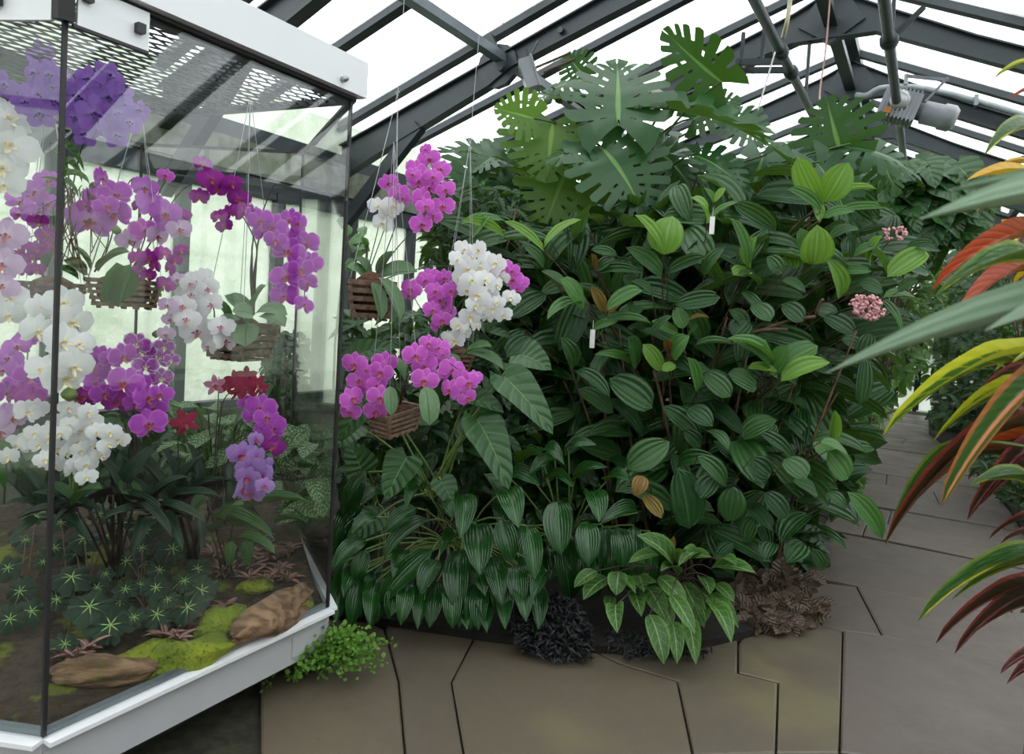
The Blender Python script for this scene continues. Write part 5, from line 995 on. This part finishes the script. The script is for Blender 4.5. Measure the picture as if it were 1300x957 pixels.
# ------------------------------------------------------------------ plants farther back
gK = [leafgeo('ov', .2, .8, 2, 5), leafgeo('el', .25, .5, 2, 5), leafgeo('lance', .2, .9, 2, 5)]
def backplant(name, lab, cat, poly, n, Y0, Y1, ln, wr, mat, rootpx, geos=gK, stems=8, group=None, big=0, biggeo=None, bigln=None, bigmat=None):
    Ym = (Y0+Y1)/2; root = P(*rootpx, Ym); root[2] = .04; t = thing(name, root, lab, cat, group)
    xs = [p[0] for p in poly]; cx_ = sum(xs)/len(xs); cy_ = sum(p[1] for p in poly)/len(poly); sp = []
    for x, y in sample(poly, n):
        Y = random.uniform(Y0, Y1); p = P(x, y, Y)
        if p[2] < .05: p[2] = .05+random.random()*.1
        L = px(random.uniform(*ln), Y0)
        d = nrm(np.array([(x-cx_)/(max(xs)-min(xs)+1)*1.2+random.gauss(0, .5), random.gauss(-.3, .45), random.gauss(-.2, .5)])); sp.append((p-d*L/2, p+d*L/2, L*random.uniform(*wr), facing(p, .8, .6, .35)))
    foliage('foliage', t, geos, mat, sp)
    for x, y in sample(poly, big):
        Y = Y0+random.uniform(-.08, .1); p = P(x, y, Y); L = px(random.uniform(*bigln), Y); d = nrm(np.array([(x-cx_)/(max(xs)-min(xs)+1)*1.5+random.gauss(0, .4), random.gauss(-.3, .3), random.gauss(-.3, .4)]))
        leaf(t, random.choice(biggeo), bigmat or mat, p-d*L/2, p+d*L/2, L*random.uniform(*wr), facing(p, .8, .7, .25))
    b = MB()
    for x, y in sample(poly, stems): q = P(x, y, random.uniform(Y0, Y1)); b.tube(spline([root+rng.normal(0, .04, 3)*np.array([1, 1, 0]), (root+q)/2+rng.normal(0, .05, 3), q], 4), .008, 5)
    part('stem', b, M_BROWNSTEM, t, True); return t
gK3 = [leafgeo('ov', .2, .8, 4, 7, .01), leafgeo('heart', .2, .7, 4, 7, .01, 0, .12)]
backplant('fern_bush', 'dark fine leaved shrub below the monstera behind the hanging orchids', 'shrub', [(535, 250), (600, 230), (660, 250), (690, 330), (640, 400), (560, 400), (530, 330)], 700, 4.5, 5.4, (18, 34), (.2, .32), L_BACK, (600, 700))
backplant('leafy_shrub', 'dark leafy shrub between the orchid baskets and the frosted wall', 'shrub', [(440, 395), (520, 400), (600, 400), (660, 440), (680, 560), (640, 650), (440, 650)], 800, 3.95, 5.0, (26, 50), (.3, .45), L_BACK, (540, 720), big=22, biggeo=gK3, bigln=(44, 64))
backplant('climbing_vine', 'thin vine with round leaves on the frosted wall beside the case', 'vine', [(442, 280), (462, 278), (470, 320), (466, 350), (440, 345)], 26, 4.2, 4.5, (14, 22), (.6, .8), L_MEDM, (455, 420), stems=4)
backplant('leafy_shrub', 'dark broad leaved shrub filling the bed behind the glossy plants', 'shrub', [(600, 480), (780, 470), (800, 600), (770, 700), (600, 700)], 700, 4.3, 5.2, (40, 70), (.35, .5), L_BACK, (690, 740), big=20, biggeo=gK3, bigln=(60, 84), bigmat=L_SPATH)
backplant('leafy_shrub', 'dark shrub under the big ribbed shrub at the bed centre', 'shrub', [(740, 600), (1030, 590), (1040, 720), (960, 760), (760, 760)], 500, 4.2, 4.9, (36, 60), (.35, .5), L_BACK, (880, 760), stems=16)
backplant('leafy_shrub', 'green shrub outside the far side of the show case', 'shrub', [(340, 430), (372, 420), (378, 520), (360, 560), (330, 540)], 240, 4.0, 4.5, (16, 32), (.35, .5), L_BACK, (350, 640))
backplant('leafy_shrub', 'low dark planting under the frosted wall behind the case', 'shrub', [(60, 520), (200, 540), (330, 545), (420, 550), (425, 680), (60, 700)], 700, 4.15, 4.6, (22, 40), (.35, .5), L_BACK, (250, 720))
backplant('heart_leaf_climber', 'dense climber with dark quilted heart leaves below the roof motor', 'climber', [(1100, 225), (1160, 212), (1230, 225), (1255, 250), (1240, 300), (1190, 330), (1110, 330)], 260, 6.2, 7.6, (36, 54), (.7, .9), L_PHIL, (1085, 590), geos=[gK3[1]], big=46, biggeo=[leafgeo('heart', .15, .7, 4, 7, .02, 0, .18)], bigln=(42, 60))
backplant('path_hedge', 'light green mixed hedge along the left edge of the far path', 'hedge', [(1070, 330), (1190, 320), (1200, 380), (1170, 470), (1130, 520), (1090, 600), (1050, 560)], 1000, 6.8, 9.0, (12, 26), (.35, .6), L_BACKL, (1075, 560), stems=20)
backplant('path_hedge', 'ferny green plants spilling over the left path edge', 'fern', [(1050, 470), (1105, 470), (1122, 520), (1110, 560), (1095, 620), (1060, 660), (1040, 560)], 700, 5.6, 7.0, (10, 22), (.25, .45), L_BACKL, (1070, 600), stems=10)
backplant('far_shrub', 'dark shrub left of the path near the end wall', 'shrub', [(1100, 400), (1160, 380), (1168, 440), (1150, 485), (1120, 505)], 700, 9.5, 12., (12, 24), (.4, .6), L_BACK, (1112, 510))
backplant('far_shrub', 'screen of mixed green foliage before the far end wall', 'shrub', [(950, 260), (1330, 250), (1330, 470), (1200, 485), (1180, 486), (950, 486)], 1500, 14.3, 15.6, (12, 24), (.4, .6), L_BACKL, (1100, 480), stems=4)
backplant('far_shrub', 'tall dark green shrub behind the crotons on the path right', 'shrub', [(1190, 330), (1320, 300), (1340, 520), (1300, 555), (1185, 545)], 1500, 9., 12., (14, 30), (.3, .5), L_BACK, (1270, 548), stems=8)
backplant('far_shrub', 'light green tree fern foliage high over the path end', 'shrub', [(1170, 310), (1240, 320), (1320, 300), (1320, 400), (1220, 400), (1170, 380)], 500, 12., 15., (12, 26), (.3, .5), L_BACKL, (1260, 490), stems=3)
backplant('far_shrub', 'tall background shrub between monstera and far end wall', 'shrub', [(980, 260), (1120, 300), (1130, 420), (1060, 500), (980, 500)], 700, 7., 10., (20, 36), (.35, .5), L_BACK, (1040, 600))
backplant('far_shrub', 'broad dark foliage screen behind the monstera', 'shrub', [(560, 290), (700, 240), (900, 250), (1000, 290), (1000, 480), (560, 480)], 1300, 5.8, 7., (36, 60), (.35, .5), L_BACK, (800, 560), stems=20)
backplant('bed_shrub', 'dark low shrub under the crotons along the right path edge', 'shrub', [(1215, 560), (1330, 540), (1420, 600), (1420, 720), (1290, 650), (1230, 600)], 900, 5.6, 7.6, (16, 34), (.2, .35), L_BACK, (1340, 620), stems=14)
backplant('orange_croton_bush', 'small orange tinged bush at the far end right of the path', 'shrub', [(1255, 285), (1300, 280), (1310, 320), (1260, 330)], 60, 8., 9., (14, 26), (.3, .5), L_CROA, (1330, 520), stems=4)
# planter box on the right
t = thing('stone_planter', A(14.6, .9, 0), 'low dark planter with pale rim at the right side of the path end', 'planter')
b = MB(); b.box(A(14.7, .95, .24), AX*.95, PV*.75, ZU*.22); part('box', b, M_STEEL, t)
b = MB(); b.box(A(14.7, .95, .48), AX*1.0, PV*.8, ZU*.03); part('rim', b, M_CONC, t)
backplant('planter_bush', 'mixed green bush growing in the low planter by the path end', 'shrub', [(1185, 430), (1300, 400), (1330, 500), (1190, 492)], 700, 13.4, 15., (8, 18), (.4, .6), L_BACKL, (1240, 490))
# glass door frame at the end of the path
t = thing('door_1', A(U_B-.25, -.45, 0), 'glazed door frame at the end of the path', kind='structure')
for v in (-.75, -.1): b = MB(); b.bar(A(U_B-.25, v, 0), A(U_B-.25, v, 2.2), .08, .08, AX); part('post', b, M_STEEL, t)
b = MB(); b.bar(A(U_B-.25, -.75, 2.2), A(U_B-.25, -.1, 2.2), .08, .08); part('lintel', b, M_STEEL, t)
b = MB(); b.box(A(U_B-.25, -.425, 1.1), PV*.29, AX*.005, ZU*1.05); part('door_glass', b, M_GLASS, t)

# ------------------------------------------------------------------ roof gear
def clampring(p, r=.075): b = MB(); b.lathe(p-AX*.05, AX, [(0, r), (.02, r*1.15), (.08, r*1.15), (.10, r)], 12); return b
zp = 3.9
p1a, p1b = G(956, 0, zp), G(1031, 142, zp); u1 = (p1a@AX); v1 = (p1a@PV+p1b@PV)/2
t = thing('vent_shaft', A(u1, v1, zp), 'grey round vent shaft running under the roof left of the ridge', 'pipe')
b = MB(); b.tube([A(U_A, v1, zp), A(8.6, v1, zp)], .040, 12); part('shaft', b, M_PIPE, t, True)
for px_, py in ((992, 66), (1005, 92)):
    q = G(px_, py, zp); part('collar', clampring(A(q@AX, v1, zp), .055), M_STEEL, t, True)
q = G(998, 78, zp); uq = q@AX
b = MB()
for du in (0, .22):
    b.bar(A(uq+du, v1, zp), A(uq+du, v1-.40, zp+.05), .04, .05)
b.bar(A(uq-.03, v1-.40, zp+.05), A(uq+.25, v1-.40, zp+.05), .04, .05); b.bar(A(uq+.11, v1-.40, zp), A(uq+.11, v1-.40, zp+.35), .03, .03, AX); b.bar(A(uq, v1-.2, zp), A(uq+.02, v1-.2, zp+.5), .03, .03, AX); part('vent_arm', b, M_STEEL, t)
for u in (3.4, 7.4): b = MB(); b.bar(A(u, v1, zp), A(u, v1, zl(v1)-.3), .03, .03, AX); part('hanger', b, M_STEEL, t)
p2a, p2b = G(1122, 0, zp), G(1138, 125, zp); v2 = (p2a@PV+p2b@PV)/2; u2 = p2b@AX
t = thing('vent_shaft', A(u2, v2, zp), 'grey round vent shaft right of the ridge leading to the motor', 'pipe')
b = MB(); b.tube([A(U_A, v2, zp), A(11.5, v2, zp)], .042, 12); part('shaft', b, M_PIPE, t, True)
q = G(1127, 52, zp); part('collar', clampring(A(q@AX, v2, zp), .06), M_STEEL, t, True)
b = MB(); b.bar(A(q@AX, v2, zp), A(q@AX, v2+.22, zp+.22), .05, .03); part('bracket', b, M_STEEL, t)
for u in (3.4, q@AX+.2): b = MB(); b.bar(A(u, v2, zp), A(u, v2, zr(max(v2, VRD))-.3), .03, .03, AX); part('hanger', b, M_STEEL, t)
t = thing('roof_motor', A(u2+.25, v2, zp-.05), 'grey finned electric motor hanging under the right roof slope', 'motor')
gx, gy, gz = AX*.5+PV*.87, -AX*.87+PV*.5, ZU
c = A(u2+.22, v2+.02, zp-.02); tx = nrm(PV*.92-ZU*.30+AX*.1); ty = nrm(np.cross(ZU, tx)); tz = np.cross(tx, ty)
b = MB(); b.box(c, tx*.17, ty*.13, tz*.13); part('gearbox', b, M_MOTOR, t)
b = MB()
for k in range(9): b.box(c+tx*(k-4)*.036, tx*.007, ty*.145, tz*.15)
part('cooling_fins', b, M_MOTOR, t)
b = MB(); b.lathe(c+tx*.16, tx, [(0, .075), (.05, .085), (.06, .11), (.22, .11), (.23, .125), (.32, .125), (.36, .09), (.365, .0)], 18); part('motor_drum', b, M_MOTOR, t, True)
b = MB(); b.lathe(c+AX*-.16+ZU*.03, AX, [(0, .07), (.03, .11), (.06, .11)], 14); part('flange', b, M_WIRE, t, True)
b = MB(); b.bar(c+tx*.2+tz*.1, c+tx*.30+tz*.36, .03, .02); b.bar(c+tx*-.05+tz*.3, c+tx*.32+tz*.34, .02, .03); part('bracket', b, M_MOTOR, t)
b = MB(); b.box(c-ty*.13-tx*.08-tz*.09, tx*.03, ty*.02, tz*.03); part('terminal_label', b, plain('orange_label', (.55, .22, .06), .5), t, label='small orange label')
t = thing('conduit_pipe', A(9.3, 0, 4.4), 'pale conduit pipe following the roof frame on the right slope', 'pipe')
b = MB(); b.tube(spline([A(9.32, -.92, 4.5), A(9.25, -.80, 4.46), A(9.22, -.6, 4.52), A(9.22, 0, zr(0)-.26), A(9.22, 1.5, zr(1.5)-.26), A(9.22, 3.1, zr(3.1)-.28)], 5), .035, 8); part('pipe', b, M_PALEPIPE, t, True)
for v in (-.4, .3, 1.0, 1.7): b = MB(); b.box(A(9.22, v, zr(v)-.25), AX*.05, PV*.02, ZU*.06); part('pipe_clip', b, M_PALEPIPE, t)
def cable(name, lab, pts, r, m):
    o = link(name, MB().tube(spline([P(*q) for q in pts], 6), r, 6).mesh(name, True), m); tag(o, lab, 'cable')
cable('hanging_cable', 'thick beige cable hanging beside the left vent shaft', [(1004, -30, 5.0), (1003, 0, 5.0), (999, 28, 5.0), (994, 48, 5.1)], .016, M_BEIGE)
cable('hanging_cable', 'thin pink wire hanging from the ridge to the monstera', [(1055, -20, 5.6), (1050, 45, 5.6), (1046, 80, 5.6), (1041, 115, 5.6), (1040, 140, 5.5), (1034, 166, 5.4)], .007, M_PINKW)
cable('hanging_cable', 'thin white cord hanging from the left vent arm', [(984, 66, 5.3), (974, 100, 5.3), (962, 141, 5.3)], .006, M_CORD)
t = thing('floodlight', P(672, 92, 5.6), 'small floodlight clamped under the left roof purlin', 'lamp')
c = P(671, 96, 5.6); b = MB()
hx = nrm(np.array([.35, .1, -.9])); hy = np.array([0, 1., 0]); hz = np.cross(hx, hy)
b.box(c, hx*.115, hy*.09, hz*.05); b.box(c+hz*.055, hx*.125, hy*.1, hz*.008); part('housing', b, M_MOTOR, t)
b = MB(); b.bar(c+np.array([.0, 0, .08]), P(668, 62, 5.6), .03, .02); b.bar(c+np.array([.05, -.1, .03]), c+np.array([.05, .1, .03]), .025, .02); part('bracket', b, M_STEEL, t)
b = MB(); b.tube([P(675, 88, 5.55), P(724, 67, 5.55)], .010, 6); b.tube([P(690, 92, 5.6), P(730, 75, 5.6)], .012, 6); part('rod', b, M_BROWNSTEM, t)
b = MB(); b.tube(spline([P(664, 100, 5.6), P(660, 80, 5.6), P(675, 68, 5.6), P(683, 52, 5.6)], 5), .008, 5); part('cable', b, M_BLACK, t, True)

# ------------------------------------------------------------------ crotons and blades on the right
gCr = [leafgeo('strap', .22, 1.2, 6, 14, .006), leafgeo('lance', .22, 1.0, 6, 12, .008)]
def croton(lab, root, Yr, lv, top):
    t = thing('croton', root, lab, 'croton'); b = MB(); tp = np.asarray(top)
    b.tube(spline([root, (np.asarray(root)+tp)/2+np.array([.02, .01, 0]), tp], 5), np.linspace(.016, .006, 11), 7); part('stem', b, M_BROWNSTEM, t, True); b = MB()
    for q in lv:
        x0, y0, x1, y1, w, Y0, Y1, m, g = q[:9]; n = q[9] if len(q) > 9 else (.9, .6)
        p0, p1 = P(x0, y0, Y0), P(x1, y1, Y1); leaf(t, gCr[g], m, p0, p1, px(w, (Y0+Y1)/2), facing((p0+p1)/2, n[0], n[1], .08))
        b.tube(curve(np.array([tp[0], tp[1], max(.15, min(tp[2], p0[2])-random.uniform(.02, .06))]), p0, (0, 0, .01), 5), .004, 5)
    ms = [q[7] for q in lv]
    for k in range(14):                                               # the far side of the crown
        a = random.uniform(-1.2, 1.6); d = np.array([math.cos(a), math.sin(a), random.uniform(-.2, .5)]); p0 = tp+np.array([0, 0, -.03-random.random()*.45*tp[2]*.5])+d*.04; L = random.uniform(.16, .3)
        leaf(t, gCr[k % 2], random.choice(ms), p0, p0+nrm(d)*L, random.uniform(.03, .055), ZU+d*.3); b.tube([np.array([tp[0], tp[1], p0[2]-.02]), p0], .004, 5)
    part('petiole', b, M_PALESTEM, t, True); return t
def gpos(p): return np.array([p[0], p[1], .04])
ct1, ct2, ct3 = P(1362, 455, 1.52), P(1362, 740, 1.68), P(1368, 235, 1.66)
rootc = gpos(ct1)
croton('yellow edged and orange ribbed croton with drooping strap leaves over the path', rootc, 1.5, [
 (1330,470,1121,553,30,1.5,1.35,L_CROY,0),(1340,478,1195,642,40,1.48,1.35,L_CROO,0),(1320,540,1124,690,24,1.55,1.4,L_CROD,0),(1240,560,1124,692,22,1.52,1.42,L_CROG,1),(1320,560,1152,648,12,1.6,1.5,L_CROR,0),
 (1330,640,1231,617,34,1.5,1.4,L_CROG,1),(1330,560,1228,660,26,1.6,1.5,L_CROD,0),(1330,588,1245,640,18,1.65,1.55,L_CROD,1),(1330,450,1264,470,22,1.5,1.42,L_CROY,1),(1340,464,1285,460,18,1.45,1.4,L_CROY,1),(1330,500,1185,560,14,1.62,1.5,L_CROY,1),(1320,610,1190,590,10,1.7,1.6,L_CROD,0),(1320,660,1255,685,10,1.6,1.55,L_CROD,0),(1330,480,1230,520,16,1.7,1.6,L_CROD,0)], ct1)
croton('green and yellow croton with dark red lower leaves near the path edge', gpos(ct2), 1.6, [
 (1345,722,1165,789,32,1.65,1.5,L_CROG,0),(1330,716,1209,760,16,1.7,1.6,L_CROG,1),(1330,748,1188,817,22,1.68,1.58,L_CROD,0),(1320,755,1212,830,20,1.7,1.6,L_CROD,0),(1325,830,1270,855,16,1.6,1.55,L_CROD,0),(1325,840,1278,868,14,1.6,1.55,L_CROD,1),(1325,690,1270,690,12,1.8,1.7,L_CROD,0),(1340,770,1240,800,16,1.75,1.65,L_CROD,1)], ct2)
croton('scarlet and amber croton with broad leaves at eye height', gpos(ct3)+AX*.02, 1.6, [
 (1335,312,1183,368,34,1.7,1.55,L_CROR,0),(1330,352,1214,408,36,1.75,1.6,L_CROR,0),(1330,345,1188,375,30,1.2,1.1,L_CROG,1),(1330,262,1228,228,34,1.6,1.5,L_CROA,1),(1335,262,1240,268,24,1.62,1.5,L_CROA,1),(1330,240,1275,205,26,1.65,1.6,L_CROA,1),(1330,215,1262,228,12,1.7,1.65,L_CROR,0),(1330,170,1250,196,30,1.7,1.6,L_CROG,1),(1330,175,1280,172,14,1.7,1.65,L_CROA,0),(1330,96,1262,100,10,1.6,1.55,L_CROY,0),(1330,128,1282,126,8,1.6,1.55,L_CROR,0),(1330,390,1250,400,20,1.8,1.7,L_CROD,0),(1330,300,1290,320,20,1.8,1.7,L_CROD,0),(1340,420,1290,395,22,1.5,1.4,L_CROD,1)], ct3+ZU*.03)
dt = P(1500, 235, .72)
tb = thing('dracaena', (dt[0]+.03, dt[1], .04), 'grey green dracaena whose blades reach in close from the right', 'dracaena')
b = MB(); b.tube(spline([(dt[0]+.03, dt[1], .04), (dt[0]+.02, dt[1], .9), dt+np.array([.005, 0, -.16]), dt], 6), np.linspace(.02, .009, 19), 8); part('stem', b, M_BROWNSTEM, tb, True)
for x0, y0, x1, y1, w, Y0, Y1, up in ((1500, 385, 1048, 474, 40, .72, .66, .5), (1500, 292, 1166, 279, 46, .72, .60, .6), (1500, 268, 1200, 243, 20, .72, .66, .5), (1500, 398, 1250, 420, 44, .72, .62, .7), (1500, 250, 1480, 60, 34, .72, .8, .3), (1500, 245, 1560, 80, 34, .72, .62, .3), (1500, 300, 1760, 250, 40, .72, .8, .7), (1500, 350, 1740, 420, 40, .72, .75, .7), (1500, 330, 1640, 330, 40, .72, .45, .7), (1500, 320, 1600, 300, 40, .72, 1.0, .7), (1500, 400, 1690, 560, 40, .72, .8, .7), (1500, 270, 1680, 140, 36, .72, .7, .5)):
    leaf(tb, leafgeo('lance', .2, .5, 6, 14), L_BLADE, P(x0, y0, Y0), P(x1, y1, Y1), px(w, Y0), facing(P(x1, y1, Y1), up, .7, .03))
